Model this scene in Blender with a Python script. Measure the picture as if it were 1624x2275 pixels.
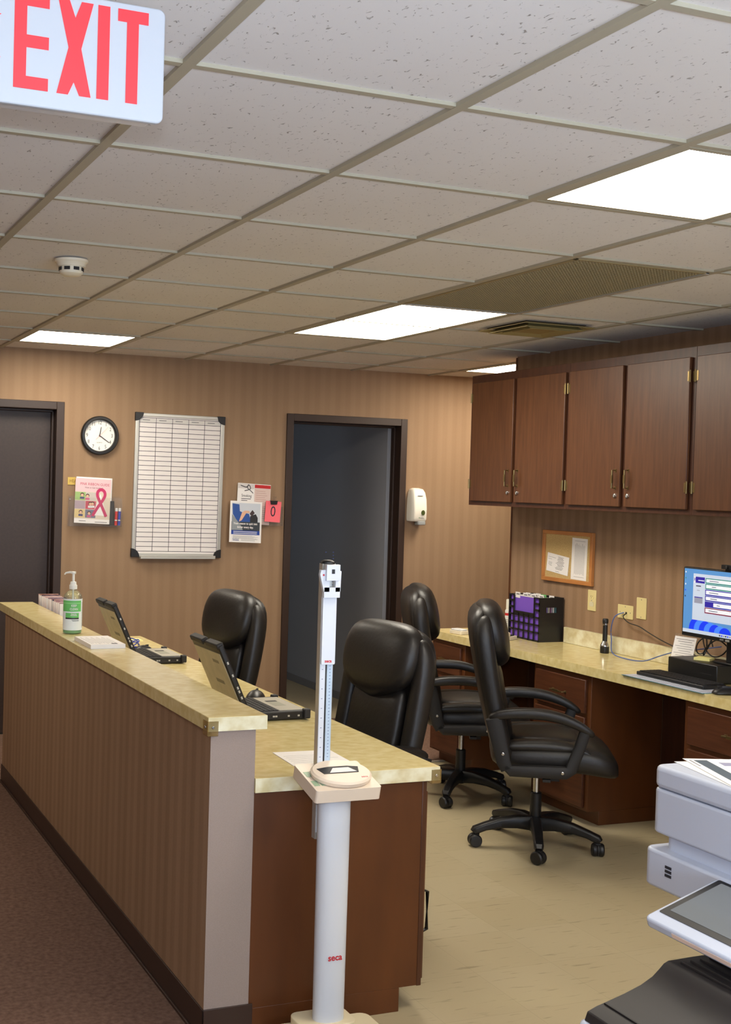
import bpy, bmesh, math, random
from mathutils import Matrix, Vector
random.seed(7)
for o in list(bpy.data.objects): bpy.data.objects.remove(o)
sc = bpy.context.scene
COL = sc.collection
PI = math.pi

# ---------------------------------------------------------------- camera
YAW, PIT, ROL = 0.3646, -0.0232, 0.0272
CAM = Vector((-0.7569, -1.6275, 1.6287))
fwd = Vector((math.sin(YAW)*math.cos(PIT), math.cos(YAW)*math.cos(PIT), math.sin(PIT)))
rgt = Vector((math.cos(YAW), -math.sin(YAW), 0)); upv = rgt.cross(fwd)
R2 = math.cos(ROL)*rgt + math.sin(ROL)*upv
U2 = -math.sin(ROL)*rgt + math.cos(ROL)*upv
cd = bpy.data.cameras.new('camera'); cam = bpy.data.objects.new('camera', cd); COL.objects.link(cam)
cd.sensor_fit = 'AUTO'; cd.sensor_width = 36.0; cd.lens = 2679.07/2275*36.0
cd.shift_x = (812-493.1)/2275; cd.clip_start = 0.05; cd.clip_end = 60
m = Matrix((R2, U2, -fwd)).transposed().to_4x4(); m.translation = CAM; cam.matrix_world = m
sc.camera = cam
# ---------------------------------------------------------------- world, flash, exposure
sc.view_settings.view_transform = 'Standard'; sc.view_settings.look = 'None'
sc.view_settings.gamma = 1.0; sc.view_settings.exposure = 0.0
w = bpy.data.worlds.new('world'); sc.world = w; w.use_nodes = True
w.node_tree.nodes['Background'].inputs[0].default_value = (0.05, 0.055, 0.07, 1)
w.node_tree.nodes['Background'].inputs[1].default_value = 0.3
fl = bpy.data.lights.new('camera_flash', 'AREA'); fl.shape = 'RECTANGLE'; fl.size = 0.06; fl.size_y = 0.035
fl.energy = 26.0; fl.color = (0.80, 0.88, 1.0)
flo = bpy.data.objects.new('camera_flash', fl); COL.objects.link(flo)
fm = Matrix((R2, U2, -(fwd + R2*0.10 + U2*0.05).normalized())).transposed().to_4x4(); fm.translation = CAM + U2*0.105 + fwd*0.01
flo.matrix_world = fm
wl = bpy.data.lights.new('added_front_fill', 'AREA'); wl.shape = 'RECTANGLE'; wl.size = 3.6; wl.size_y = 1.1  # bluish fill light added behind the camera to brighten the near ceiling
wl.energy = 270.0; wl.color = (0.56, 0.74, 1.0); wlo = bpy.data.objects.new('added_front_fill', wl); COL.objects.link(wlo)
wlo.location = (.6, -3.3, 1.35); wlo.rotation_euler = (math.radians(90+42), 0, 0)
LAMP_COL = (1.0, 0.92, 0.78); LAMP = 21.0

# ---------------------------------------------------------------- materials
def lin(c):
    c = [x/255 for x in c]
    return tuple(x/12.92 if x <= .04045 else ((x+.055)/1.055)**2.4 for x in c) + (1,)
MATS = {}
def mat(name, rgb, rough=.5, metal=0, spec=.5, noise=None, bump=None, emit=None, trans=0, coat=0, alpha=1):
    """noise=(scale, rgb2, (sx,sy,sz), detail, lo, hi)   bump=(scale,strength)"""
    if name in MATS: return MATS[name]
    m = bpy.data.materials.new(name); m.use_nodes = True; nt = m.node_tree; b = nt.nodes['Principled BSDF']
    b.inputs['Base Color'].default_value = lin(rgb); b.inputs['Roughness'].default_value = rough
    b.inputs['Metallic'].default_value = metal; b.inputs['Specular IOR Level'].default_value = spec
    b.inputs['Transmission Weight'].default_value = trans; b.inputs['Coat Weight'].default_value = coat
    b.inputs['Alpha'].default_value = alpha
    if noise or bump:
        tc = nt.nodes.new('ShaderNodeTexCoord'); mp = nt.nodes.new('ShaderNodeMapping'); nt.links.new(tc.outputs['Object'], mp.inputs[0])
    if noise:
        mp.inputs['Scale'].default_value = noise[2]
        n = nt.nodes.new('ShaderNodeTexNoise'); n.inputs['Scale'].default_value = noise[0]; n.inputs['Detail'].default_value = noise[3]
        nt.links.new(mp.outputs[0], n.inputs['Vector'])
        r = nt.nodes.new('ShaderNodeValToRGB'); r.color_ramp.elements[0].position = noise[4]; r.color_ramp.elements[1].position = noise[5]
        r.color_ramp.elements[0].color = lin(rgb); r.color_ramp.elements[1].color = lin(noise[1])
        nt.links.new(n.outputs[0], r.inputs[0]); nt.links.new(r.outputs[0], b.inputs['Base Color'])
    if bump:
        n2 = nt.nodes.new('ShaderNodeTexNoise'); n2.inputs['Scale'].default_value = bump[0]; n2.inputs['Detail'].default_value = 4
        nt.links.new(tc.outputs['Object'], n2.inputs['Vector'])
        bp = nt.nodes.new('ShaderNodeBump'); bp.inputs['Strength'].default_value = bump[1]; bp.inputs['Distance'].default_value = .003
        nt.links.new(n2.outputs[0], bp.inputs['Height']); nt.links.new(bp.outputs[0], b.inputs['Normal'])
    if emit:
        b.inputs['Emission Color'].default_value = tuple(emit[0]) + (1,); b.inputs['Emission Strength'].default_value = emit[1]
    MATS[name] = m
    return m
def stripes(name, c1, c2, axis, period):
    m = mat(name, c1, .75, spec=.25); nt = m.node_tree; b = nt.nodes['Principled BSDF']; N = nt.nodes.new; L = nt.links.new
    g = N('ShaderNodeNewGeometry'); s = N('ShaderNodeSeparateXYZ'); L(g.outputs['Position'], s.inputs[0])
    def wave(p, ph):
        a = N('ShaderNodeMath'); a.operation = 'MULTIPLY_ADD'; a.inputs[1].default_value = 2*PI/p; a.inputs[2].default_value = ph
        L(s.outputs['XYZ'.index(axis)], a.inputs[0]); q = N('ShaderNodeMath'); q.operation = 'SINE'; L(a.outputs[0], q.inputs[0]); return q
    w1 = wave(period, 0); w2 = wave(period*3.03, 1.0); w3 = wave(period/3, .5)
    a1 = N('ShaderNodeMath'); a1.operation = 'MULTIPLY_ADD'; a1.inputs[1].default_value = .5; L(w2.outputs[0], a1.inputs[0]); L(w1.outputs[0], a1.inputs[2])
    a2 = N('ShaderNodeMath'); a2.operation = 'MULTIPLY_ADD'; a2.inputs[1].default_value = .22; L(w3.outputs[0], a2.inputs[0]); L(a1.outputs[0], a2.inputs[2])
    n = N('ShaderNodeTexNoise'); n.inputs['Scale'].default_value = 160; L(g.outputs['Position'], n.inputs['Vector'])
    a3 = N('ShaderNodeMath'); a3.operation = 'MULTIPLY_ADD'; a3.inputs[1].default_value = 1.6; L(n.outputs[0], a3.inputs[0]); L(a2.outputs[0], a3.inputs[2])
    r = N('ShaderNodeMapRange'); r.inputs['From Min'].default_value = -.9; r.inputs['From Max'].default_value = 2.5; L(a3.outputs[0], r.inputs[0])
    mx = N('ShaderNodeMix'); mx.data_type = 'RGBA'; mx.inputs[6].default_value = lin(c1); mx.inputs[7].default_value = lin(c2)
    L(r.outputs[0], mx.inputs[0]); L(mx.outputs[2], b.inputs['Base Color'])
    bp = N('ShaderNodeBump'); bp.inputs['Strength'].default_value = .15; bp.inputs['Distance'].default_value = .001
    L(n.outputs[0], bp.inputs['Height']); L(bp.outputs[0], b.inputs['Normal'])
    return m
wp_x = stripes('wallpaper_x', (146, 118, 91), (156, 128, 100), 'X', .078)
wp_y = stripes('wallpaper_y', (138, 110, 84), (158, 128, 101), 'Y', .078)
wp_end = mat('wall_end_paint', (158, 142, 132), .8, spec=.2, noise=(400, (150, 134, 124), (1, 1, 1), 2, .3, .7))
wood = mat('wood', (82, 48, 27), .38, noise=(7, (102, 64, 38), (9, 9, .7), 6, .3, .72))
wood_h = mat('wood_horizontal', (72, 38, 22), .38, noise=(7, (94, 54, 32), (9, .7, 9), 6, .3, .72))
wood_p = mat('wood_panel', (80, 43, 18), .42, noise=(3, (98, 55, 24), (3, 3, .8), 4, .3, .75))
wood_d = mat('wood_dark', (64, 34, 20), .4, noise=(7, (80, 46, 28), (6, 6, .7), 4, .3, .7))
lam = mat('laminate', (214, 194, 132), .2, noise=(22, (228, 212, 156), (1, 1.4, 1), 6, .35, .65), spec=.5)
lam_e = mat('laminate_flashlit', (208, 194, 148), .3, noise=(16, (236, 232, 204), (1, 1, 1.3), 6, .35, .66))  # laminate with flash light on the front edges painted in as whiter marbling
trim_d = mat('trim_dark', (52, 36, 28), .5)
door_d = mat('door_brown', (50, 38, 33), .5, noise=(60, (58, 44, 38), (1, 1, 1), 3, .3, .7))
win_d = None
base_d = mat('cove_base', (58, 40, 32), .45)
inner_w = mat('inner_wall', (150, 152, 158), .7)
black = mat('black_plastic', (22, 21, 22), .42)
black_m = mat('black_matte', (30, 28, 28), .6)
leather = mat('black_leather', (27, 24, 22), .43, spec=.5, bump=(70, .25), noise=(4, (34, 30, 27), (1, 1, 1), 3, .3, .7))
chrome = mat('chrome', (200, 200, 200), .2, metal=1)
alu = mat('aluminium', (196, 194, 186), .4, metal=.6)
brass = mat('brass', (138, 118, 78), .35, metal=.9)
white = mat('white_plastic', (226, 226, 224), .4)
cream = mat('cream_plastic', (226, 214, 190), .45)
ivory = mat('ivory_plate', (222, 206, 148), .4)
paper = mat('paper', (236, 232, 228), .7)
paper_c = mat('paper_cream', (232, 224, 200), .7)
ink = mat('ink', (40, 40, 48), .6)
inkg = mat('ink_grey', (120, 118, 120), .6)
red = mat('red_ink', (200, 40, 48), .5)
navy = mat('navy', (30, 52, 120), .6)
purple = mat('purple_folder', (122, 84, 196), .5)
pinkc = mat('pink_card', (250, 110, 120), .6)
green = mat('green_label', (110, 196, 106), .5)
acr = mat('clear_plastic', (235, 235, 235), .08, trans=.9, alpha=.22)
diffm = mat('lamp_diffuser', (255, 255, 255), .5, emit=(LAMP_COL, LAMP))
# ceiling tile with fissures
def tile_mat():
    m = mat('ceiling_tile', (234, 232, 230), .9, spec=.1); nt = m.node_tree; b = nt.nodes['Principled BSDF']; N = nt.nodes.new; L = nt.links.new
    g = N('ShaderNodeNewGeometry'); mp = N('ShaderNodeMapping'); mp.inputs['Scale'].default_value = (1, .55, 1); mp.inputs['Rotation'].default_value = (0, 0, .5); L(g.outputs['Position'], mp.inputs[0])
    n = N('ShaderNodeTexNoise'); n.inputs['Scale'].default_value = 105; n.inputs['Detail'].default_value = 3; n.inputs['Distortion'].default_value = .8; L(mp.outputs[0], n.inputs['Vector'])
    r = N('ShaderNodeValToRGB'); r.color_ramp.elements[0].position = .29; r.color_ramp.elements[1].position = .35
    r.color_ramp.elements[0].color = lin((168, 162, 156)); r.color_ramp.elements[1].color = lin((234, 232, 230)); L(n.outputs[0], r.inputs[0])
    n3 = N('ShaderNodeTexNoise'); n3.inputs['Scale'].default_value = .9; L(g.outputs['Position'], n3.inputs['Vector'])
    mx = N('ShaderNodeMix'); mx.data_type = 'RGBA'; mx.blend_type = 'MULTIPLY'; mx.inputs[7].default_value = lin((236, 230, 220)); L(n3.outputs[0], mx.inputs[0]); L(r.outputs[0], mx.inputs[6]); L(mx.outputs[2], b.inputs['Base Color'])
    bp = N('ShaderNodeBump'); bp.inputs['Strength'].default_value = .5; bp.inputs['Distance'].default_value = .003; L(r.outputs[0], bp.inputs['Height']); L(bp.outputs[0], b.inputs['Normal'])
    return m
tile = tile_mat()
tbar = mat('tee_bar', (172, 164, 142), .5)
def floor_mat():
    m = mat('vinyl_tile', (180, 166, 134), .33, spec=.4); nt = m.node_tree; b = nt.nodes['Principled BSDF']; N = nt.nodes.new; L = nt.links.new
    g = N('ShaderNodeNewGeometry')
    br = N('ShaderNodeTexBrick'); br.offset = 0; br.inputs['Scale'].default_value = 1; br.inputs['Brick Width'].default_value = .3048; br.inputs['Row Height'].default_value = .3048
    br.inputs['Mortar Size'].default_value = .0012; br.inputs['Color1'].default_value = lin((184, 170, 138)); br.inputs['Color2'].default_value = lin((178, 163, 130)); br.inputs['Mortar'].default_value = lin((168, 154, 123))
    L(g.outputs['Position'], br.inputs['Vector'])
    mp = N('ShaderNodeMapping'); mp.inputs['Rotation'].default_value = (0, 0, -.25); mp.inputs['Scale'].default_value = (4, 26, 1); L(g.outputs['Position'], mp.inputs[0])
    n = N('ShaderNodeTexNoise'); n.inputs['Scale'].default_value = 2.2; n.inputs['Detail'].default_value = 5; L(mp.outputs[0], n.inputs['Vector'])
    r = N('ShaderNodeMapRange'); r.inputs['From Min'].default_value = .60; r.inputs['From Max'].default_value = .72; r.inputs['To Max'].default_value = .6; L(n.outputs[0], r.inputs[0])
    mx = N('ShaderNodeMix'); mx.data_type = 'RGBA'; L(r.outputs[0], mx.inputs[0]); L(br.outputs[0], mx.inputs[6]); mx.inputs[7].default_value = lin((128, 110, 80)); L(mx.outputs[2], b.inputs['Base Color'])
    return m
vinyl = floor_mat()
carpet = mat('carpet', (104, 80, 68), .95, spec=.1, noise=(60, (136, 108, 92), (1, 1, 1), 8, .3, .75), bump=(300, 1.0))

# ---------------------------------------------------------------- mesh builder
class MB:
    def __init__(s): s.v = []; s.f = []; s.mi = []; s.mats = []; s.M = Matrix.Identity(4); s.bevel = 0
    def m(s, mt):
        if mt not in s.mats: s.mats.append(mt)
        return s.mats.index(mt)
    def add(s, vs, fs, mt):
        n = len(s.v); k = s.m(mt)
        s.v += [s.M @ Vector(p) for p in vs]; s.f += [tuple(n+i for i in f) for f in fs]; s.mi += [k]*len(fs); return s
    def box(s, x0, x1, y0, y1, z0, z1, mt):
        x0, x1 = sorted((x0, x1)); y0, y1 = sorted((y0, y1)); z0, z1 = sorted((z0, z1))
        v = [(x0,y0,z0),(x1,y0,z0),(x1,y1,z0),(x0,y1,z0),(x0,y0,z1),(x1,y0,z1),(x1,y1,z1),(x0,y1,z1)]
        return s.add(v, [(0,3,2,1),(4,5,6,7),(0,1,5,4),(1,2,6,5),(2,3,7,6),(3,0,4,7)], mt)
    def loft(s, rings, mt, caps=True, close=True):
        n = len(rings[0]); v = [p for r in rings for p in r]; f = []
        for i in range(len(rings)-1):
            for j in range(n if close else n-1):
                k = (j+1) % n; f.append((i*n+j, i*n+k, (i+1)*n+k, (i+1)*n+j))
        if caps: f.append(tuple(reversed(range(n)))); f.append(tuple((len(rings)-1)*n+j for j in range(n)))
        return s.add(v, f, mt)
    def lathe(s, prof, mt, c=(0,0,0), n=24, axis='Z', caps=True):
        rings = []
        for r, h in prof:
            ring = []
            for k in range(n):
                a = 2*PI*k/n; p = (r*math.cos(a), r*math.sin(a), h)
                if axis == 'X': p = (p[2], p[0], p[1])
                if axis == 'Y': p = (p[1], p[2], p[0])
                ring.append((c[0]+p[0], c[1]+p[1], c[2]+p[2]))
            rings.append(ring)
        return s.loft(rings, mt, caps)
    def cyl(s, c, r, h, mt, n=20, axis='Z'): return s.lathe([(r, 0), (r, h)], mt, c, n, axis)
    def prism(s, pts, z0, z1, mt):      # outline in xy, extruded in z (through s.M)
        return s.loft([[(x, y, z0) for x, y in pts], [(x, y, z1) for x, y in pts]], mt)
    def tube(s, pts, r, mt, n=8, flat=None):
        pts = [Vector(p) for p in pts]; rings = []
        up = Vector((0, 0, 1))
        for i, p in enumerate(pts):
            t = (pts[min(i+1, len(pts)-1)] - pts[max(i-1, 0)]).normalized()
            a = up.cross(t)
            if a.length < .05: a = Vector((0, 1, 0)).cross(t)
            a.normalize(); b = t.cross(a)
            rr = r[i] if isinstance(r, (list, tuple)) else r
            if flat:   # rectangular-ish section: flat=(half width along a, half height along b)
                fw, fh = flat if not isinstance(flat[0], (list, tuple)) else flat[i]
                rings.append([p + a*fw*sx + b*fh*sy for sx, sy in ((-1,-.6),(-.7,-1),(.7,-1),(1,-.6),(1,.6),(.7,1),(-.7,1),(-1,.6))])
            else: rings.append([p + a*rr*math.cos(2*PI*k/n) + b*rr*math.sin(2*PI*k/n) for k in range(n)])
        return s.loft(rings, mt)
    def text(s, body, size, mt, x=0, y=0, z=0, ex=.0002, align='CENTER', sx=1, bold=0):
        cu = bpy.data.curves.new('t', 'FONT'); cu.body = body; cu.size = size; cu.extrude = ex; cu.align_x = align; cu.align_y = 'CENTER'; cu.offset = bold
        cu.resolution_u = 3
        ob = bpy.data.objects.new('t', cu); COL.objects.link(ob); bpy.context.view_layer.update()
        me = ob.evaluated_get(bpy.context.evaluated_depsgraph_get()).to_mesh()
        s.add([(x+v.co.x*sx, y+v.co.y, z+v.co.z) for v in me.vertices], [tuple(p.vertices) for p in me.polygons], mt)
        bpy.data.objects.remove(ob); bpy.data.curves.remove(cu); return s
    def build(s, name, parent=None, loc=None, bevel=0, smooth=True, sub=0, ang=35, seg=2):
        o0 = Vector(loc) if loc else Vector((0, 0, 0))
        me = bpy.data.meshes.new(name); me.from_pydata([v-o0 for v in s.v], [], s.f)
        for mt in s.mats: me.materials.append(mt)
        me.polygons.foreach_set('material_index', s.mi)
        bm = bmesh.new(); bm.from_mesh(me); bmesh.ops.recalc_face_normals(bm, faces=bm.faces); bm.to_mesh(me); bm.free()
        if smooth: me.shade_smooth(); me.set_sharp_from_angle(angle=math.radians(ang if not sub else 180))
        o = bpy.data.objects.new(name, me); COL.objects.link(o); o.location = o0
        if parent: o.parent = parent
        if bevel:
            b = o.modifiers.new('bevel', 'BEVEL'); b.width = bevel; b.segments = seg; b.limit_method = 'ANGLE'; b.angle_limit = math.radians(40); b.harden_normals = False
        if sub:
            b = o.modifiers.new('sub', 'SUBSURF'); b.levels = sub; b.render_levels = sub
        return o
def thing(name, label, cat, loc=(0, 0, 0), rz=0, group=None):
    o = bpy.data.objects.new(name, None); COL.objects.link(o); o.location = loc; o.rotation_euler = (0, 0, rz)
    o.empty_display_size = .05; o['label'] = label; o['category'] = cat
    if group: o['group'] = group
    return o
def tag(o, label, cat, group=None):
    o['label'] = label; o['category'] = cat
    if group: o['group'] = group
    return o
def struct(o): o['kind'] = 'structure'; return o
def copy_tree(o, parent=None):
    c = o.copy(); COL.objects.link(c)
    if parent: c.parent = parent
    for ch in list(o.children): copy_tree(ch, c)
    return c
def FR(origin, ex, ey):      # frame: local x,y in a wall plane, z outward
    ex = Vector(ex).normalized(); ey = Vector(ey).normalized(); ez = ex.cross(ey)
    m = Matrix((ex, ey, ez)).transposed().to_4x4(); m.translation = Vector(origin); return m
def rrect(x0, x1, y0, y1, r, n=5):
    p = []
    for cx, cy, a0 in ((x1-r, y1-r, 0), (x0+r, y1-r, 90), (x0+r, y0+r, 180), (x1-r, y0+r, 270)):
        for k in range(n+1):
            a = math.radians(a0+90*k/n); p.append((cx+r*math.cos(a), cy+r*math.sin(a)))
    return p
def sell(c, ax, ay, hx, hy, e=2.6, n=24):   # superellipse ring
    c = Vector(c); ax = Vector(ax); ay = Vector(ay); out = []
    for k in range(n):
        a = 2*PI*k/n; ca, sa = math.cos(a), math.sin(a)
        out.append(c + ax*hx*math.copysign(abs(ca)**(2/e), ca) + ay*hy*math.copysign(abs(sa)**(2/e), sa))
    return out

# ================================================================ SETTING
T = .6096; CZ = 2.44
YB = 5.883          # back wall
XR = 3.50           # right wall
YE = 4.58           # end of right wall
# floors
struct(MB().box(.54, 6, -3.4, 4.62, -.05, 0, vinyl).build('floor', smooth=False))
struct(MB().box(-2, .54, -3.4, YB+.1, -.05, .002, carpet).box(.54, 6, 4.62, YB+.1, -.05, .002, carpet).build('floor', smooth=False))
struct(MB().box(-2, 6, YB+.1, 10.5, -.05, .001, vinyl).build('floor', smooth=False))
tag(MB().box(.62, 3.1, 4.605, 4.635, .0015, .006, alu).build('threshold_strip', bevel=.001), 'thin metal transition strip where the beige vinyl floor meets the brown carpet', 'floor strip')
# ceiling slab + grid
struct(MB().box(-2, 6, -3.4, 10.5, CZ+.006, CZ+.1, tile).build('ceiling', smooth=False))
g = MB()
for i in range(-4, 11):
    if i*T < 5.9: g.box(i*T-.013, i*T+.013, -3.4, YB, CZ-.003, CZ+.006, tbar)
for j in range(-5, 10):
    g.box(-2, 5.9, j*T-.010, j*T+.010, CZ-.002, CZ+.006, tbar)
struct(g.build('trim_1', smooth=False))
# back wall with two door openings
D1 = (.09, 1.021); D2 = (2.561, 3.488); DT = 2.12; FRW = .05
bw = MB()
xs = [-2, D1[0]+.01, D1[1]-.01, D2[0]+.01, D2[1]-.01, 6]
for k, (a, b) in enumerate(zip(xs[:-1], xs[1:])):
    z0 = DT-.01 if k in (1, 3) else 0
    bw.add([(a, YB, z0), (b, YB, z0), (b, YB, CZ+.01), (a, YB, CZ+.01)], [(0, 1, 2, 3)], wp_x)
    bw.add([(a, YB+.13, z0), (b, YB+.13, z0), (b, YB+.13, CZ+.01), (a, YB+.13, CZ+.01)], [(0, 1, 2, 3)], inner_w)
struct(bw.build('wall_back', smooth=False))
def baseb(name, segs):
    b = MB()
    for x0, x1, y0, y1 in segs: b.box(x0, x1, y0, y1, 0, .095, base_d)
    return struct(b.build(name, bevel=.003))
baseb('baseboard_back', [(-2, D1[0], YB-.006, YB), (D1[1], D2[0], YB-.006, YB), (D2[1], 6, YB-.006, YB)])
struct(MB().box(XR, XR+.14, -3.4, YE, 0, CZ+.01, wp_y).build('wall_right', smooth=False))
struct(MB().box(XR-.004, XR+.144, YE-.001, YE+.012, 0, CZ, wood).build('trim_2', smooth=False))
struct(MB().box(5.9, 6, YE, YB, 0, CZ+.01, wp_y).box(XR+.14, 6, YE-.1, YE, 0, CZ+.01, wp_x).build('wall_passage', smooth=False))
struct(MB().box(-2.1, -2, -3.4, YB, 0, CZ+.01, wp_y).build('wall_left', smooth=False))
struct(MB().box(-2.1, 6, -3.5, -3.4, 0, CZ+.01, wp_x).build('wall_front', smooth=False))
# door frames
def door_frame(n, a, b):
    d = MB(); t = .016
    for x0, x1, z0, z1 in ((a, a+FRW, 0, DT), (b-FRW, b, 0, DT), (a+FRW, b-FRW, DT-FRW, DT)):
        d.box(x0, x1, YB-t, YB+.15, z0, z1, trim_d)
    d.box(a+FRW, a+FRW+.014, YB+.06, YB+.10, 0, DT-FRW, trim_d); d.box(b-FRW-.014, b-FRW, YB+.06, YB+.10, 0, DT-FRW, trim_d)
    d.box(a+FRW, b-FRW, YB+.06, YB+.10, DT-FRW-.014, DT-FRW, trim_d)
    return struct(d.build('trim_%d' % n, bevel=.003))
door_frame(3, *D1); door_frame(4, *D2)
struct(MB().box(D1[0]+FRW+.003, D1[1]-FRW-.003, YB+.10, YB+.143, .01, DT-FRW-.003, door_d).build('door_1', bevel=.002))
# room beyond the open door
ib = MB(); ib.box(3.41, 3.5, YB+.13, 10.4, 0, CZ, inner_w); ib.box(-.5, 3.5, 10.3, 10.4, 0, CZ, inner_w); ib.box(-.5, -.4, YB+.13, 10.4, 0, CZ, inner_w); ib.box(-2, 6, 10.4, 10.5, 0, CZ, inner_w)
struct(ib.build('wall_inner', smooth=False))
struct(MB().box(3.402, 3.41, YB+.15, 10.3, 0, .06, mat('inner_base', (120, 120, 124), .6)).build('baseboard_inner', bevel=.002))
il = bpy.data.lights.new('inner_room_fill', 'AREA'); il.shape = 'RECTANGLE'; il.size = 1.2; il.size_y = 1.2; il.energy = 5.0; il.color = (.78, .88, 1)  # weak bluish fill light added to lift the dark inner room
ilo = bpy.data.objects.new('inner_room_fill', il); COL.objects.link(ilo); ilo.location = (-.35, 7.6, 1.5); ilo.rotation_euler = (0, -PI/2, 0)
# the door slab of door_2 swung inward out of sight to the left
struct(MB().box(D2[0]+FRW-.045, D2[0]+FRW-.003, YB+.16, YB+.98, .01, DT-FRW-.004, door_d).build('door_2', bevel=.002))
# soffit is the right wall itself; half wall
HX0, HX1, HY0, HY1, HZ = .472, .613, 1.633, 4.80, .912
hw = MB()
hw.add([(HX0, HY0, 0), (HX0, HY1, 0), (HX0, HY1, HZ), (HX0, HY0, HZ)], [(0, 1, 2, 3)], wp_y)
hw.add([(HX1, HY0, 0), (HX1, HY1, 0), (HX1, HY1, HZ), (HX1, HY0, HZ)], [(0, 1, 2, 3)], wp_y)
hw.add([(HX0, HY0, 0), (HX1, HY0, 0), (HX1, HY0, HZ), (HX0, HY0, HZ)], [(0, 1, 2, 3)], wp_end)
hw.add([(HX0, HY1, 0), (HX1, HY1, 0), (HX1, HY1, HZ), (HX0, HY1, HZ)], [(0, 1, 2, 3)], wp_x)
hw.add([(HX0, HY0, HZ), (HX1, HY0, HZ), (HX1, HY1, HZ), (HX0, HY1, HZ)], [(0, 1, 2, 3)], wp_end)
struct(hw.build('wall_counter', smooth=False))
b = MB(); b.box(HX0-.005, HX0, HY0-.005, HY1+.005, 0, .094, base_d); b.box(HX0-.005, HX1+.012, HY0-.005, HY0, 0, .094, base_d); b.box(HX0-.005, HX1, HY1, HY1+.005, 0, .094, base_d)
b.box(HX0-.012, HX0-.005, HY0-.012, HY1, 0, .012, base_d)
struct(b.build('baseboard_counter', bevel=.0015))

# ================================================================ CEILING FIXTURES
def light(i0, i1, j0, j1, label):
    x0, x1, y0, y1 = i0*T+.015, i1*T-.015, j0*T+.013, j1*T-.013
    t = thing('ceiling_light', label, 'ceiling light', ((x0+x1)/2, (y0+y1)/2, CZ), group='recessed ceiling lights')
    f = MB(); w_ = .018; z0, z1 = -.002, .005; hx, hy = (x1-x0)/2, (y1-y0)/2
    f.box(-hx, hx, -hy, -hy+w_, z0, z1, tbar); f.box(-hx, hx, hy-w_, hy, z0, z1, tbar); f.box(-hx, -hx+w_, -hy+w_, hy-w_, z0, z1, tbar); f.box(hx-w_, hx, -hy+w_, hy-w_, z0, z1, tbar)
    f.build('frame', t, smooth=False)
    MB().box(-hx+w_, hx-w_, -hy+w_, hy-w_, 0, .004, diffm).build('diffuser', t, smooth=False)
    return t
light(2, 3, 1, 2, 'square glowing ceiling light nearest the camera, cut by the right edge')
light(3, 4, 5, 7, 'long glowing ceiling light right behind the tan grille panel')
light(1, 2, 8, 9, 'square glowing ceiling light at the far left above the closed door and clock')
light(6, 7, 7, 9, 'glowing ceiling light partly hidden behind the wall above the cabinets')
light(3, 4, -3, -1, 'ceiling light over the copier corner')
light(-1, 0, -5, -3, 'ceiling light behind the camera')
light(-2, -1, 6, 7, 'ceiling light over the left corridor beyond the exit sign')
# eggcrate return grille
t = thing('return_air_grille', 'large tan perforated ceiling panel with silver edge between two lights', 'ceiling grille', (3.5*T, 4*T, CZ))
g = MB(); hx, hy = T/2-.014, T-.012
gm = mat('grille_tan', (150, 132, 92), .6)
for x in [(-hx+.025)+k*(2*hx-.05)/40 for k in range(41)]: g.box(x-.0012, x+.0012, -hy, hy, -.004, .003, gm)
for y in [(-hy+.02)+k*(2*hy-.04)/80 for k in range(81)]: g.box(-hx, hx, y-.0012, y+.0012, -.004, .003, gm)
g.build('eggcrate_core', t, smooth=False)
MB().box(-hx, hx, -hy, hy, .003, .0055, mat('grille_back', (120, 104, 72), .8)).build('backing', t, smooth=False)
f = MB(); f.box(hx-.014, hx, -hy, hy, -.008, .001, alu); f.box(-hx, hx, hy-.014, hy, -.008, .001, alu); f.box(-hx, -hx+.014, -hy, hy, -.006, .001, gm); f.box(-hx, hx, -hy, -hy+.014, -.006, .001, gm)
f.build('frame', t, bevel=.001)
# supply diffuser
t = thing('air_diffuser', 'square stepped supply air vent in the ceiling near the wall cabinets', 'ceiling vent', (2.79, 3.40, CZ))
vt = mat('vent_olive', (146, 128, 78), .5); vd = mat('vent_dark', (60, 50, 34), .7)
def sqring(mb, a, b, z0, z1, mt):     # sloped square ring: outer a at z0, inner b at z1
    o = [(-a, -a, z0), (a, -a, z0), (a, a, z0), (-a, a, z0)]; i_ = [(-b, -b, z1), (b, -b, z1), (b, b, z1), (-b, b, z1)]
    o2 = [(x, y, z+.003) for x, y, z in o]; i2 = [(x, y, z+.003) for x, y, z in i_]
    mb.add(o+i_+o2+i2, [(0,1,5,4),(1,2,6,5),(2,3,7,6),(3,0,4,7),(8,9,13,12),(9,10,14,13),(10,11,15,14),(11,8,12,15),(0,1,9,8),(1,2,10,9),(2,3,11,10),(3,0,8,11),(4,5,13,12),(5,6,14,13),(6,7,15,14),(7,4,12,15)], mt)
f = MB(); sqring(f, .2, .175, -.012, -.004, vt); f.box(-.17, .17, -.17, .17, .002, .005, vd); f.build('frame', t, smooth=False)
for a in (.165, .14, .115):
    v = MB(); sqring(v, a, a-.03, -.022, -.004, vt); v.build('louvre', t, smooth=False)
MB().box(-.08, .08, -.08, .08, -.018, -.014, vt).build('centre_plate', t, bevel=.002)
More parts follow.
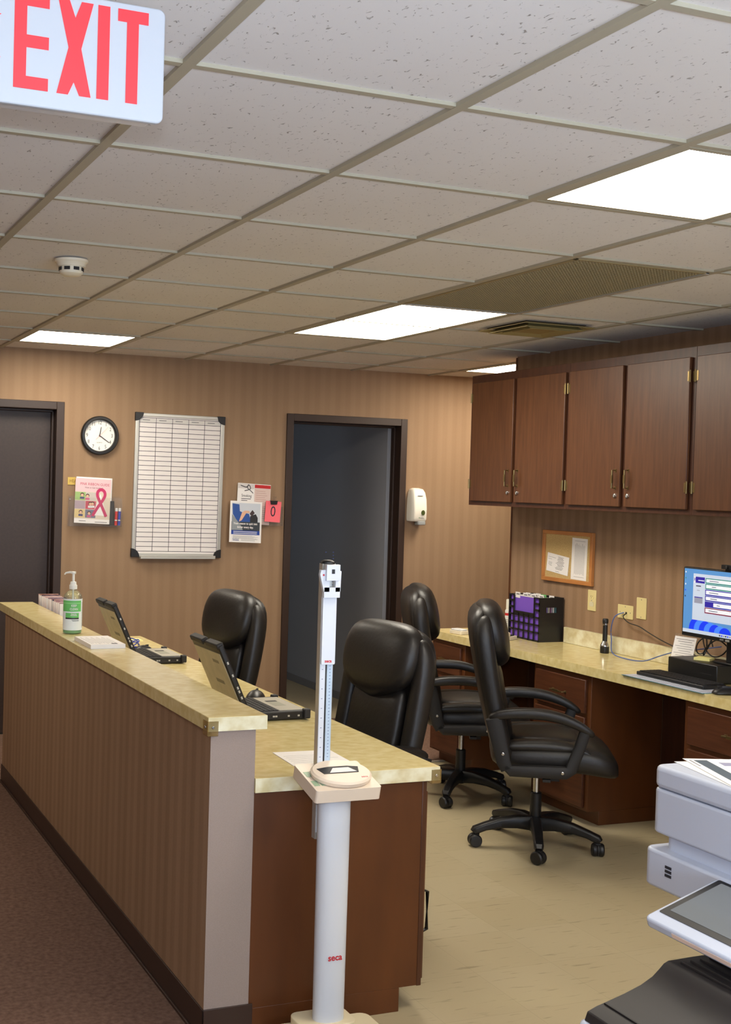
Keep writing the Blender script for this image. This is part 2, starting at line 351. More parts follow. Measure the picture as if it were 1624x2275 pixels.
# smoke detector
t = thing('smoke_detector', 'white round smoke detector on the ceiling at the left', 'smoke detector', (.296, 2.76, CZ))
sw = mat('aged_white', (232, 222, 196), .45)
MB().lathe([(.062, .0), (.062, -.008), (.056, -.012), (.05, -.026)], sw, n=40).build('mounting_base', t)
s_ = MB(); s_.lathe([(.044, -.026), (.044, -.044)], sw, n=32)
s_.lathe([(.044, -.044), (.042, -.05), (.03, -.058), (.001, -.06)], sw, n=32)
for k in range(8):
    a = 2*PI*k/8+.2; s_.M = Matrix.Rotation(a, 4, 'Z'); s_.box(.0435, .0455, -.011, .011, -.041, -.029, black_m)
s_.build('sensor_chamber', t)
# exit sign
t = thing('exit_sign', 'white illuminated-style exit sign with red letters and arrow hanging from the ceiling', 'exit sign', (-.31, .33, 2.224))
sx0, sx1, sz1 = -.17, .165, .188
h = MB(); h.M = FR((0, -.03, 0), (1, 0, 0), (0, 0, 1)); h.prism(rrect(sx0, sx1, 0, sz1, .012), -.012, 0, mat('sign_face', (184, 188, 192), .4)); h.M = Matrix.Identity(4)
h.M = FR((0, -.018, 0), (1, 0, 0), (0, 0, 1)); h.prism(rrect(sx0+.014, sx1-.014, .004, sz1-.004, .008), -.034, 0, mat('sign_side', (196, 190, 184), .3))
h.build('housing', t, bevel=.0025)
redm = mat('exit_red', (255, 60, 66), .45)
l = MB(); l.M = FR((0, -.0302, 0), (1, 0, 0), (0, 0, 1)); z0, z1 = .026, .177; sw_ = .020
pk = [0]
def P(pts): pk[0] += 1; l.prism(pts, 0, .0006+.00006*pk[0], redm)
x = -.086
P([(x, z0), (x+.054, z0), (x+.054, z0+sw_), (x+sw_, z0+sw_), (x+sw_, z0)])
for a, b in ((z0, z0+sw_), ((z0+z1)/2-.010, (z0+z1)/2+.010), (z1-sw_, z1)): P([(x+sw_, a), (x+.056, a), (x+.056, b), (x+sw_, b)])
P([(x, z0), (x+sw_, z0), (x+sw_, z1), (x, z1)])
x = -.016; c = (z0+z1)/2
P([(x, z0), (x+.0188, z0), (x+.0280, z0+.021), (x+.0375, z0), (x+.0565, z0), (x+.0392, c), (x+.0580, z1), (x+.0385, z1), (x+.0285, z1-.027), (x+.0185, z1), (x, z1), (x+.0182, c)])
x = .050; P([(x, z0), (x+sw_, z0), (x+sw_, z1), (x, z1)])
x = .0835; P([(x+.0155, z0), (x+.0355, z0), (x+.0355, z1-sw_), (x+.0155, z1-sw_)]); P([(x, z1-sw_), (x+.052, z1-sw_), (x+.052, z1), (x, z1)])
P([(-.145, c+.002), (-.107, c+.036), (-.128, c+.036), (-.166, c+.002)]); P([(-.145, c+.002), (-.107, c-.032), (-.128, c-.032), (-.166, c+.002)])
l.build('lettering', t, smooth=False)
MB().box(-.06, .06, -.03, .03, sz1, CZ-2.224+.004, white).build('canopy', t, bevel=.003)

# ================================================================ FRONT COUNTER
# upper cap
t = thing('counter_ledge', 'long raised yellow laminate ledge capping the striped half wall', 'counter', (.55, 3.27, HZ))
cx0, cx1, cy0, cy1 = .459-.55, .643-.55, 1.62-3.27, 4.92-3.27
c = MB(); c.box(cx0+.001, cx1-.001, cy0+.001, cy1-.001, .0005, .041, lam); c.build('ledge_top', t, smooth=False)
e = MB(); e.box(cx0-.0008, cx0+.001, cy0, cy1, 0, .0402, lam); e.box(cx0, cx1, cy0-.001, cy0+.001, 0, .0402, lam_e); e.box(cx1-.001, cx1+.0008, cy0, cy1, 0, .0402, lam)
e.build('edge_banding', t, smooth=False)
amber = mat('amber_guard', (206, 176, 110), .15, trans=.8, alpha=.55); 
def guard(par, x, y, sx, z0):
    g_ = MB(); g_.box(x-sx*.003, x+sx*.03, y-.0035, y-.001, z0-.012, z0+.03, amber); g_.box(x-sx*.0045, x-sx*.002, y-.003, y+.035, z0-.012, z0+.03, amber)
    g_.box(x-sx*.003, x+sx*.03, y-.003, y+.035, z0-.014, z0-.011, amber)
    g_.lathe([(.005, 0), (.004, -.0025)], chrome, (x+sx*.013, y-.0035, z0+.012), 10, 'Y'); g_.lathe([(.005, 0), (.004, -sx*.0025)], chrome, (x-sx*.0045, y+.013, z0+.012), 10, 'X')
    return g_.build('corner_guard', par, bevel=.0006)
guard(t, cx0, cy0, 1, .0)
# lower worktop
LZ = .765
t = thing('reception_worktop', 'lower yellow laminate worktop behind the half wall', 'countertop', (.93, 3.2, LZ-.043))
wx0, wx1, wy0, wy1 = HX1+.001-.93, 1.238-.93, 1.627-3.2, 4.83-3.2
MB().box(wx0, wx1-.001, wy0+.001, wy1-.001, .0005, .043, lam).build('worktop', t, smooth=False)
MB().box(wx0, wx1, wy0-.001, wy0+.001, 0, .0422, lam_e).box(wx1-.001, wx1+.001, wy0, wy1, 0, .0422, lam).build('edge_banding', t, smooth=False)
guard(t, wx1, wy0, -1, .004)
# cabinet under the near end
t = thing('base_cabinet', 'dark brown wooden base cabinet under the near end of the worktop', 'cabinet', (.9, 1.64, 0))
c = MB(); c.box(.615-.9, 1.185-.9, 0, .46, .075, LZ-.044, wood_p); c.box(.615-.9, 1.124-.9, .0, .46, 0, .075, wood_p); c.build('body', t, bevel=.001)
MB().box(.285, .301, -.001, .461, .073, LZ-.045, wood_d).build('face_frame', t, bevel=.002)
d = MB().box(.303, .318, .02, .42, .085, .68, wood).build('door', t, bevel=.003)
hb = MB(); hb.tube([(.318, .05, .22), (.345, .05, .23), (.345, .05, .35), (.318, .05, .36)], .005, black, flat=(.007, .004)); hb.build('handle', d)
t = thing('base_cabinet', 'wooden base cabinet under the far end of the reception worktop', 'cabinet', (.9, 4.46, 0))
MB().box(.615-.9, 1.185-.9, 0, .36, .075, LZ-.044, wood_p).box(.615-.9, 1.124-.9, 0, .36, 0, .075, wood_p).build('body', t, bevel=.001)
d = MB().box(.286, .301, .02, .34, .085, .68, wood).build('door', t, bevel=.003)
hb = MB(); hb.tube([(.301, .05, .22), (.328, .05, .23), (.328, .05, .35), (.301, .05, .36)], .005, black, flat=(.007, .004)); hb.build('handle', d)

# ================================================================ DESK ALONG RIGHT WALL
DZ = .788; DX = 3.02; DE = 4.72; DN = .4
t = thing('desk_countertop', 'long yellow laminate desktop along the right wall', 'countertop', (3.25, 2.6, DZ-.045))
MB().box(DX+.001-3.25, XR-.001-3.25, DN-2.6, DE-2.6, .0005, .045, lam).build('desktop', t, smooth=False)
MB().box(DX-.001-3.25, DX+.001-3.25, DN-2.6, DE-2.6, 0, .0442, lam).box(DX-3.25, XR+.1-3.25, DE-2.6, DE-2.599, 0, .0442, lam).build('edge_banding', t, smooth=False)
tag(MB().box(XR-.02, XR-.0005, DN, 4.02, DZ+.0005, DZ+.088, lam_e).build('backsplash', bevel=.002), 'low yellow laminate backsplash strip along the wall behind the long desk', 'backsplash')
FX = 3.045
def pull(par, M_, L_=.1):
    h_ = MB(); h_.M = M_
    h_.tube([(-L_/2, 0, 0), (-L_/2, 0, .022), (L_/2, 0, .022), (L_/2, 0, 0)], .004, brass, flat=(.0035, .0045))
    h_.box(-L_*.22, L_*.22, -.006, .006, .019, .027, brass); h_.box(-L_/2-.006, -L_/2+.01, -.006, .006, .0, .003, brass); h_.box(L_/2-.01, L_/2+.006, -.006, .006, .0, .003, brass)
    return h_.build('handle', par, bevel=.001)
def drawer_unit(y0, y1, label, hs=(.60, .42, .22)):
    t = thing('drawer_cabinet', label, 'cabinet', (3.25, (y0+y1)/2, 0), group=None)
    h = (y1-y0)/2; ox = FX-3.25
    b = MB(); b.box(ox, XR-.02-3.25, -h, h, .07, DZ-.046, wood_p); b.box(3.112-3.25, XR-.02-3.25, -h, h, 0, .07, wood_p); b.build('body', t, bevel=.0015)
    zs = [(.085, .33), (.35, .53), (.55, .715)]
    for (z0, z1) in zs:
        d = MB().box(ox-.016, ox-.0005, -h+.03, h-.03, z0, z1, wood_h).build('drawer', t, bevel=.003)
        pull(d, FR((ox-.016, 0, (z0+z1)/2), (0, -1, 0), (0, 0, 1)))
    return t
drawer_unit(4.34, 4.70, 'three-drawer wooden cabinet at the far end of the long desk')
drawer_unit(3.205, 3.67, 'three-drawer wooden cabinet behind the nearest full-view office chair')
drawer_unit(1.95, 2.565, 'three-drawer wooden cabinet under the monitor, behind the copier')
tag(MB().box(XR-.02, XR-.002, 3.672, 4.338, 0, DZ-.046, wood_d).build('kneehole_panel', smooth=False), 'dark wooden back panel of the far kneehole under the long desk', 'wood panel')
tag(MB().box(XR-.02, XR-.002, 2.567, 3.203, 0, DZ-.046, wood_d).build('kneehole_panel', smooth=False), 'dark wooden back panel of the kneehole left of the copier', 'wood panel')

# ================================================================ WALL CABINETS
CX = 3.19
def wall_unit(y0, y1, doors, label):
    t = thing('wall_cabinet', label, 'cabinet', (XR, (y0+y1)/2, 1.545), group=None)
    oy = (y0+y1)/2
    b = MB(); b.box(CX-XR, -.002, y0-oy, y1-oy, 0, .766, wood_d); b.build('body', t, bevel=.001)
    for (a, c, side) in doors:      # a<c in y; side = +1 handle at high y
        d = MB().box(CX-.017-XR, CX-.001-XR, a-oy, c-oy, .025, .719, wood).build('door', t, bevel=.0025)
        hy = (c-.03 if side > 0 else a+.03)-oy
        pull(d, FR((CX-.017-XR, hy, .160), (0, 0, 1), (0, 1, 0)), .088)
        k = MB(); k.lathe([(.012, 0), (.011, -.005), (.006, -.007), (.001, -.007)], chrome, (CX-.017-XR, hy, .078), 14, 'X'); k.box(CX-.0255-XR, CX-.023-XR, hy-.002, hy+.002, .072, .084, alu); k.build('lock', d)
        hh = (a if side > 0 else c)-oy
        for z in (.125, .632):
            q = MB(); q.cyl((CX-.020-XR, hh-side*.006, z-.028), .0045, .056, brass, 8)
            q.box(CX-.0185-XR, CX-.016-XR, hh, hh+side*.011, z-.022, z+.022, brass); q.box(CX-.003-XR, CX-.0005-XR, hh-side*.006, hh-side*.02, z-.022, z+.022, brass); q.build('hinge', d)
    return t
wall_unit(3.649, 4.583, [(4.132, 4.550, -1), (3.666, 4.100, 1)], 'far wall cabinet with two locking doors at the passage end')
wall_unit(2.732, 3.648, [(3.212, 3.632, -1), (2.756, 3.180, 1)], 'middle wall cabinet with two locking doors above the corkboard')
wall_unit(1.815, 2.731, [(2.290, 2.710, -1), (1.835, 2.258, 1)], 'nearest wall cabinet, cut by the right edge above the monitor')

# ================================================================ OFFICE CHAIRS
def rear_u(z):
    pts = [(.38, -.185), (.41, -.20), (.55, -.245), (.73, -.285), (.91, -.318), (1.0, -.328), (1.07, -.325), (1.12, -.30)]
    if z <= pts[0][0]: return pts[0][1]
    for (a, ua), (b_, ub) in zip(pts[:-1], pts[1:]):
        if z <= b_: return ua+(ub-ua)*(z-a)/(b_-a)
    return pts[-1][1]
def make_chair(label):
    t = thing('office_chair', label, 'office chair', group='black leather office chairs')
    X, Y, Z = Vector((1, 0, 0)), Vector((0, 1, 0)), Vector((0, 0, 1))
    # backrest shell
    b = MB(); R = []
    for z, hw, ht in ((.385, .12, .012), (.40, .19, .024), (.50, .235, .03), (.65, .25, .032), (.80, .252, .034), (.92, .25, .036), (1.0, .243, .04), (1.06, .225, .044), (1.095, .19, .036), (1.112, .13, .014)):
        R.append(sell((rear_u(z)+.034, 0, z), Y, X, hw, ht, 3.2, 28))
    b.loft(R, leather)
    back = b.build('backrest', t, sub=1)
    for s_ in (-1, 1):     # side bolsters
        k = MB(); R = []
        for z, w_, d_ in ((.43, .02, .02), (.46, .035, .035), (.60, .042, .042), (.75, .044, .044), (.90, .044, .046), (1.0, .04, .044), (1.05, .034, .034), (1.075, .015, .014)):
            R.append(sell((rear_u(z)+.062, s_*(.222-(.02 if z > 1.03 else 0)), z), Y, X, w_, d_, 2.3, 16))
        k.loft(R, leather); k.build('side_bolster', back, sub=1)
    k = MB(); R = []
    for z, w_, d_ in ((.47, .10, .02), (.50, .15, .035), (.62, .165, .045), (.72, .165, .04), (.80, .165, .048), (.87, .155, .03), (.89, .10, .01)):
        R.append(sell((rear_u(z)+.085, 0, z), Y, X, w_, d_, 2.8, 24))
    k.loft(R, leather); k.build('lumbar_cushion', back, sub=1)
    k = MB(); R = []
    for z, w_, d_, du in ((.82, .015, .012, .112), (.838, .07, .034, .115), (.862, .15, .052, .118), (.90, .205, .064, .116), (.96, .226, .072, .108), (1.03, .226, .074, .096), (1.08, .21, .066, .078), (1.112, .175, .05, .058), (1.128, .11, .022, .048)):
        R.append(sell((rear_u(z)+du, 0, z), Y, X, w_, d_, 2.7, 28))
    k.loft(R, leather); k.build('headrest_pillow', back, sub=1)
    # seat
    s2 = MB(); R = []
    for u, zc, hh, hw in ((-.215, .44, .02, .17), (-.20, .445, .05, .22), (-.12, .45, .065, .25), (0, .452, .07, .258), (.12, .455, .072, .262), (.21, .452, .074, .26), (.28, .436, .068, .25), (.325, .415, .05, .225), (.345, .40, .02, .17)):
        R.append(sell((u, 0, zc), Y, Z, hw, hh, 3.4, 28))
    s2.loft(R, leather); seat = s2.build('seat', t, sub=1)
    k = MB(); R = []
    for u, h_, w_ in ((-.14, .008, .10), (-.12, .022, .15), (0, .03, .17), (.1, .028, .17), (.16, .02, .15), (.18, .006, .10)):
        R.append(sell((u, 0, .515), Y, Z, w_, h_, 3, 24))
    k.loft(R, leather); k.build('seat_cushion', seat, sub=1)
    for s_ in (-1, 1):
        k = MB(); R = []
        for u, h_, zc in ((-.16, .01, .50), (-.14, .028, .50), (0, .032, .507), (.12, .03, .505), (.20, .02, .49), (.22, .006, .48)):
            R.append(sell((u, s_*.205, zc), Y, Z, .045, h_, 2.4, 16))
        k.loft(R, leather); k.build('seat_piping_roll', seat, sub=1)
    # arms
    for s_ in (-1, 1):
        a = MB(); y = s_*.285
        loop = [(-.150, .41), (-.165, .44), (-.195, .56), (-.215, .632)]
        a.tube([(u, y, z) for u, z in loop], .02, black_m, flat=[(.022, .026), (.022, .030), (.022, .034), (.022, .034)])
        a.tube([(-.158, y, .424), (-.135, y, .405), (0, y, .408), (.10, y, .410), (.122, y, .424), (.155, y, .52), (.178, y, .598)], .02, black_m, flat=[(.022, .016), (.022, .024), (.022, .026), (.022, .026), (.022, .024), (.02, .023), (.02, .022)])
        a.lathe([(.008, 0), (.006, s_*.002)], chrome, (-.17, y+s_*.024, .48), 10, 'Y'); a.lathe([(.008, 0), (.006, s_*.002)], chrome, (.085, y+s_*.024, .412), 10, 'Y')
        a.box(-.06, .06, min(y, s_*.12), max(y, s_*.12), .388, .402, black_m)
        arm = a.build('armrest', t, bevel=.003)
        pd = MB(); P_ = [(-.232, .625), (-.215, .64), (-.16, .655), (-.08, .662), (0, .661), (.06, .652), (.12, .634), (.17, .610), (.205, .586), (.215, .576)]
        F_ = [(.014, .012), (.022, .02), (.029, .024), (.032, .025), (.032, .025), (.031, .024), (.029, .022), (.026, .019), (.02, .015), (.009, .008)]
        pd.tube([(u, y, z) for u, z in P_], .02, leather, flat=F_); pd.build('arm_pad', arm, sub=1)
    # mechanism
    k = MB(); k.box(-.10, .10, -.09, .09, .36, .392, black_m); k.box(.06, .10, -.03, .03, .31, .36, black_m); k.tube([(0, -.09, .375), (.01, -.2, .37), (.02, -.24, .365)], .005, chrome); k.box(.005, .04, -.27, -.235, .358, .372, black); k.build('tilt_mechanism', t, bevel=.006)
    k = MB(); k.cyl((0, 0, .24), .0145, .13, chrome, 20); k.cyl((0, 0, .235), .016, .012, chrome, 20); k.lathe([(.024, .07), (.026, .09), (.026, .246), (.022, .25)], black, n=24); k.build('gas_lift', t)
    # base
    hub = MB().lathe([(.035, .075), (.045, .085), (.045, .125), (.032, .14)], black, n=24).build('base_hub', t)
    hub.rotation_euler = (0, 0, math.radians(22))
    for q in range(5):
        a = math.radians(72*q); ca, sa = math.cos(a), math.sin(a)
        l_ = MB(); l_.tube([(r*ca, r*sa, z) for r, z in ((.03, .108), (.09, .113), (.17, .108), (.24, .092), (.285, .076), (.295, .066))], .02, black, flat=[(.026, .032), (.025, .028), (.023, .022), (.021, .017), (.021, .017), (.015, .012)])
        l_.cyl((.278*ca, .278*sa, .052), .014, .02, black, 12)
        leg = l_.build('leg', hub, bevel=.002)
        c_ = MB(); c_.M = Matrix.Translation((.285*ca, .285*sa, 0)) @ Matrix.Rotation(a+1.1+q, 4, 'Z')
        for s_ in (-1, 1): c_.lathe([(.008, s_*.004), (.027, s_*.005), (.0295, s_*.010), (.0295, s_*.020), (.025, s_*.026), (.006, s_*.027)], black, (0, 0, .0295), 24, 'Y')
        c_.lathe([(.028, -.0035), (.028, .0035)], black_m, (0, 0, .030), 20, 'Y'); c_.box(-.012, .012, -.01, .01, .04, .06, black_m)
        c_.build('caster', hub)
    return t
chA = make_chair('black leather office chair in full view, standing in front of the desk beside the copier')
def put_chair(x, y, rz, label, dz=0, base=0, src=None):
    c = copy_tree(chA) if src is None else src
    c.location = (x, y, 0); c.rotation_euler = (0, 0, rz); c['label'] = label
    for ch in c.children:
        if ch.name.startswith('base_hub'): ch.rotation_euler = (0, 0, math.radians(22)+base)
        elif not ch.name.startswith('gas_lift'): ch.location = (0, 0, dz)
    return c
put_chair(2.60, 3.01, math.atan2(-.522, .853), chA['label'], src=chA, base=.55)
put_chair(2.75, 3.89, math.radians(-24), 'black leather office chair half hidden behind the full-view chair beside the long desk', base=.175)
put_chair(1.385, 2.66, PI+.16, 'black leather office chair pushed up to the lower worktop right of the height rod', dz=-.035)
put_chair(1.27, 4.09, PI+.14, 'black leather office chair at the far end of the reception worktop near the whiteboard', dz=-.04, base=.4)

# ================================================================ PHYSICIAN SCALE
t = thing('medical_scale', 'tall white medical column scale with height rod standing before the wooden cabinet', 'weighing scale', (.81, 1.5, 0))
cw = mat('scale_cream', (232, 218, 182), .4); cwh = mat('scale_white', (214, 218, 224), .35); beige = mat('scale_beige', (226, 208, 186), .45)
p = MB(); p.prism(rrect(-.16, .15, -.42, .05, .03), .012, .06, cw); p.prism(rrect(-.10, .075, -.05, .065, .03), .06, .082, cw); p.prism(rrect(-.145, .135, -.40, -.07, .02), .06, .064, black_m)
pl = p.build('platform', t, bevel=.006)
for a in (-.13, .12):
    for c_ in (-.38, .02): MB().cyl((a, c_, 0), .018, .014, black, 16).build('foot', pl)
k = MB(); k.loft([sell((0, 0, .075), (1, 0, 0), (0, 1, 0), .047, .034, 2.2, 36), sell((0, 0, .77), (1, 0, 0), (0, 1, 0), .050, .034, 2.2, 36)], cwh)
k.M = FR((0, -.0352, .272), (1, 0, 0), (0, 0, 1)); k.text('seca', .026, red, bold=.0006); k.build('column', t)
hd = MB(); hd.M = Matrix.Translation((0, -.01, .765)) @ Matrix.Rotation(math.radians(14), 4, 'X')
hd.prism(rrect(-.105, .100, -.085, .08, .008), -.004, .034, beige); head = None
for r_ in range(2):
    for c_ in range(2): hd.box(-.098+r_*.022, -.08+r_*.022, -.055+c_*.055, -.025+c_*.055, .034, .0348, mat('key_green', (150, 172, 140), .5))
head = hd.build('display_head', t, bevel=.003)
dd = MB(); dd.M = Matrix.Translation((.004, -.02, .765)) @ Matrix.Rotation(math.radians(14), 4, 'X')
dd.loft([sell((0, 0, .034), (1, 0, 0), (0, 1, 0), .09, .072, 2, 48), sell((0, 0, .044), (1, 0, 0), (0, 1, 0), .092, .074, 2, 48), sell((0, 0, .049), (1, 0, 0), (0, 1, 0), .086, .069, 2, 48)], beige)
dd.prism([(-.06, -.012), (.05, -.012), (.062, .02), (.03, .028), (-.03, .028), (-.07, .02)], .049, .0502, black_m); dd.prism([(-.04, -.008), (.046, -.008), (.03, .018), (-.02, .018)], .0502, .0506, paper)
dd.M = dd.M @ Matrix.Translation((.055, -.04, .0492)); dd.text('seca', .012, red)
dd.build('display_disc', head)
rod = MB(); ry = .045; rod.M = Matrix.Translation((.012, 0, 0))
rod.box(-.055, -.0125, ry-.011, ry+.011, .60, 1.405, alu); rod.box(-.0535, -.037, ry-.0118, ry-.011, .62, 1.33, cwh); rod.box(-.031, -.014, ry-.0118, ry-.011, .62, 1.33, mat('rule_blue', (186, 204, 220), .4))
rod.box(-.0365, -.0345, ry-.0125, ry-.011, .62, 1.33, black); rod.box(-.0335, -.0325, ry-.0125, ry-.011, .62, 1.33, black)
for q in range(64):
    z = .84+q*.0095; rod.box(-.024, -.020, ry-.0122, ry-.0118, z, z+.0012, navy)
    if q % 3 == 0: rod.box(-.048, -.044, ry-.0122, ry-.0118, z, z+.0014, navy)
rod.lathe([(.0215, 1.405), (.020, 1.411), (.012, 1.415), (.001, 1.416)], black, (-.0337, ry, 0), 24)
rd = rod.build('height_rod', t, smooth=False)
sl = MB(); sl.M = FR((.012, ry-.0125, 0), (1, 0, 0), (0, 0, 1)); sl.prism(rrect(-.0535, -.010, 1.112, 1.335, .004), 0, .006, cwh)
sl.M = FR((.012, ry-.0125, 0), (1, 0, 0), (0, 0, 1)) @ Matrix.Translation((-.032, 1.122, .0061)); sl.text('seca', .013, red, bold=.0004); sl.build('slider', rd, bevel=.001)
s3 = MB(); s3.M = FR((.012, ry-.0185, 0), (1, 0, 0), (0, 0, 1))
s3.prism([(-.0575, 1.325), (-.040, 1.325), (-.040, 1.39), (-.068, 1.388), (-.071, 1.375), (-.066, 1.355)], 0, .012, cwh); s3.prism([(-.021, 1.325), (-.005, 1.325), (-.003, 1.385), (-.021, 1.39)], 0, .012, cwh); s3.prism([(-.057, 1.308), (-.006, 1.308), (-.006, 1.338), (-.057, 1.338)], 0, .012, cwh)
s3.box(-.054, -.011, 1.358, 1.404, .003, .020, mat('bright_alu', (214, 216, 222), .35, metal=.3)); s3.box(-.038, -.028, 1.378, 1.391, .020, .0205, black); s3.lathe([(.004, .0), (.003, .013)], red, (-.060, 1.374, 0), 10)
s3.build('head_slide', rd, bevel=.001)

# ================================================================ ON THE COUNTERS
# hand sanitizer
BX, BY = .530, 3.555; z0 = HZ+.041
t = thing('sanitizer_bottle', 'clear pump bottle of hand sanitizer with green label on the raised ledge', 'bottle', (BX, BY, z0))
MB().lathe([(.034, .001), (.0405, .004), (.0415, .012), (.0415, .155), (.037, .172), (.026, .184), (.016, .19), (.0145, .2)], mat('bottle_clear', (222, 238, 222), .06, trans=.85, alpha=.45), n=36).build('bottle_body', t)
MB().lathe([(.033, .002), (.0395, .006), (.0395, .017)], mat('gel_green', (150, 210, 150), .15, trans=.4), n=32).build('gel', t)
lb = MB(); n = 30
def arc(a0, a1, za, zb, r, mt, k=18):
    v = []; f = []
    for i in range(k+1):
        a = a0+(a1-a0)*i/k
        for z in (za, zb): v.append((r*math.cos(a), r*math.sin(a), z))
    for i in range(k): f.append((2*i, 2*i+2, 2*i+3, 2*i+1))
    lb.add(v, f, mt)
ac = math.atan2(CAM.y-BY, CAM.x-BX)
lb_w = mat('label_white', (232, 238, 236), .5)
arc(ac-1.9, ac+1.9, .018, .155, .0420, lb_w, 36)
arc(ac-1.3, ac+1.0, .10, .148, .0423, green); arc(ac-.8, ac+.7, .073, .094, .0423, green); arc(ac-.8, ac+.7, .067, .073, .0424, black)
arc(ac-1.3, ac+.9, .135, .138, .04245, mat('label_pale', (160, 220, 150), .5))
for k_, z in enumerate((.062, .058)): arc(ac-.1+k_*.1, ac+.7, z, z+.0016, .0424, ink)
for z in [.03+.007*q for q in range(16)]: arc(ac+1.15, ac+1.5, z, z+.002, .0424, inkg, 4)
lab = lb.build('label', t, smooth=False)
tx = MB()
for body, zz, sz, cl in (('KEEP', .126, .0135, paper), ('CLEAN', .111, .0135, paper), ('Moisturizing', .0895, .0058, paper), ('Hand Sanitizer', .084, .0058, paper)):
    tx.M = Matrix.Translation((.0437*math.cos(ac+.12), .0437*math.sin(ac+.12), zz)) @ FR((0, 0, 0), (-math.sin(ac+.12), math.cos(ac+.12), 0), (0, 0, 1)); tx.text(body, sz, cl, bold=.0002, sx=.85)
tx.build('lettering', lab, smooth=False)
pw = mat('pump_white', (238, 236, 224), .35)
k = MB(); k.lathe([(.0175, .196), (.0175, .213), (.014, .216), (.0125, .228), (.0055, .23), (.0055, .262)], pw, n=24); k.lathe([(.008, .262), (.010, .264), (.010, .271), (.004, .273)], pw, n=16)
k.M = Matrix.Rotation(ac+PI/2-.2, 4, 'Z'); k.tube([(.01, 0, .268), (-.018, 0, .269), (-.034, 0, .266), (-.040, 0, .259)], [.006, .005, .004, .003], pw, 10); k.M = Matrix.Identity(4); k.cyl((0, 0, .03), .003, .17, pw, 8)
k.build('pump', t)
# note pad
t = thing('note_pad', 'white pad of printed forms lying on the raised ledge beside the pump bottle', 'notepad', (.556, 3.19, z0))
MB().box(-.072, .072, -.135, .135, .0003, .017, paper).build('paper_block', t, smooth=False)
k = MB(); k.box(-.072, .072, -.135, .135, .0171, .0175, paper)
for q in range(10): k.box(-.06+.006*q*1.9, -.0585+.006*q*1.9, -.11+(.02 if q % 3 else 0), .09-(.04 if q % 2 else 0), .0175, .0177, inkg)
k.box(.02, .045, -.12, -.10, .0175, .0178, ink); k.build('printed_sheet', t, smooth=False)
# brochures in a row on the worktop, tops above the ledge
t_cols = [(216, 168, 160), (196, 150, 130), (120, 90, 100), (230, 190, 184), (206, 160, 160), (224, 180, 176), (150, 130, 150), (232, 200, 196), (210, 170, 172), (90, 90, 120), (226, 188, 186), (200, 160, 164), (236, 210, 206), (190, 150, 160)]
names = ['lightest grey edge', 'brown', 'dark plum', 'pale rose']
holder = thing('brochure_rack', 'clear rack of pamphlets on the worktop behind the raised ledge', 'rack', (.70, 4.52, LZ))
MB().box(-.055, .055, -.28, .28, .0, .004, acr).box(-.055, -.052, -.28, .28, .004, .10, acr).box(.052, .055, -.28, .28, .004, .10, acr).box(-.052, .052, -.28, -.277, .004, .1, acr).box(-.052, .052, .277, .28, .004, .1, acr).build('tray', holder, smooth=False)
for q in range(14):
    y = 4.775-q*.037
    c_ = MB(); col = mat('brochure_%d' % q, t_cols[q], .5, noise=(30, tuple(max(0, x-50) for x in t_cols[q]), (1, 1, 1), 3, .4, .6))
    c_.box(-.05, .05, -.003, .003, 0, .238+random.uniform(-.004, .006), col); c_.box(-.0505, .0505, -.0045, -.003, 0, .232, paper)
    o = c_.build('pamphlet', smooth=False, loc=(0, 0, 0)); o.location = (.70, y, LZ+.0075); o.rotation_euler = (math.radians(-6+random.uniform(-2, 2)), 0, 0)
    tag(o, 'upright pink pamphlet in the row behind the raised ledge', 'pamphlet', 'pamphlets lined up behind the raised ledge')
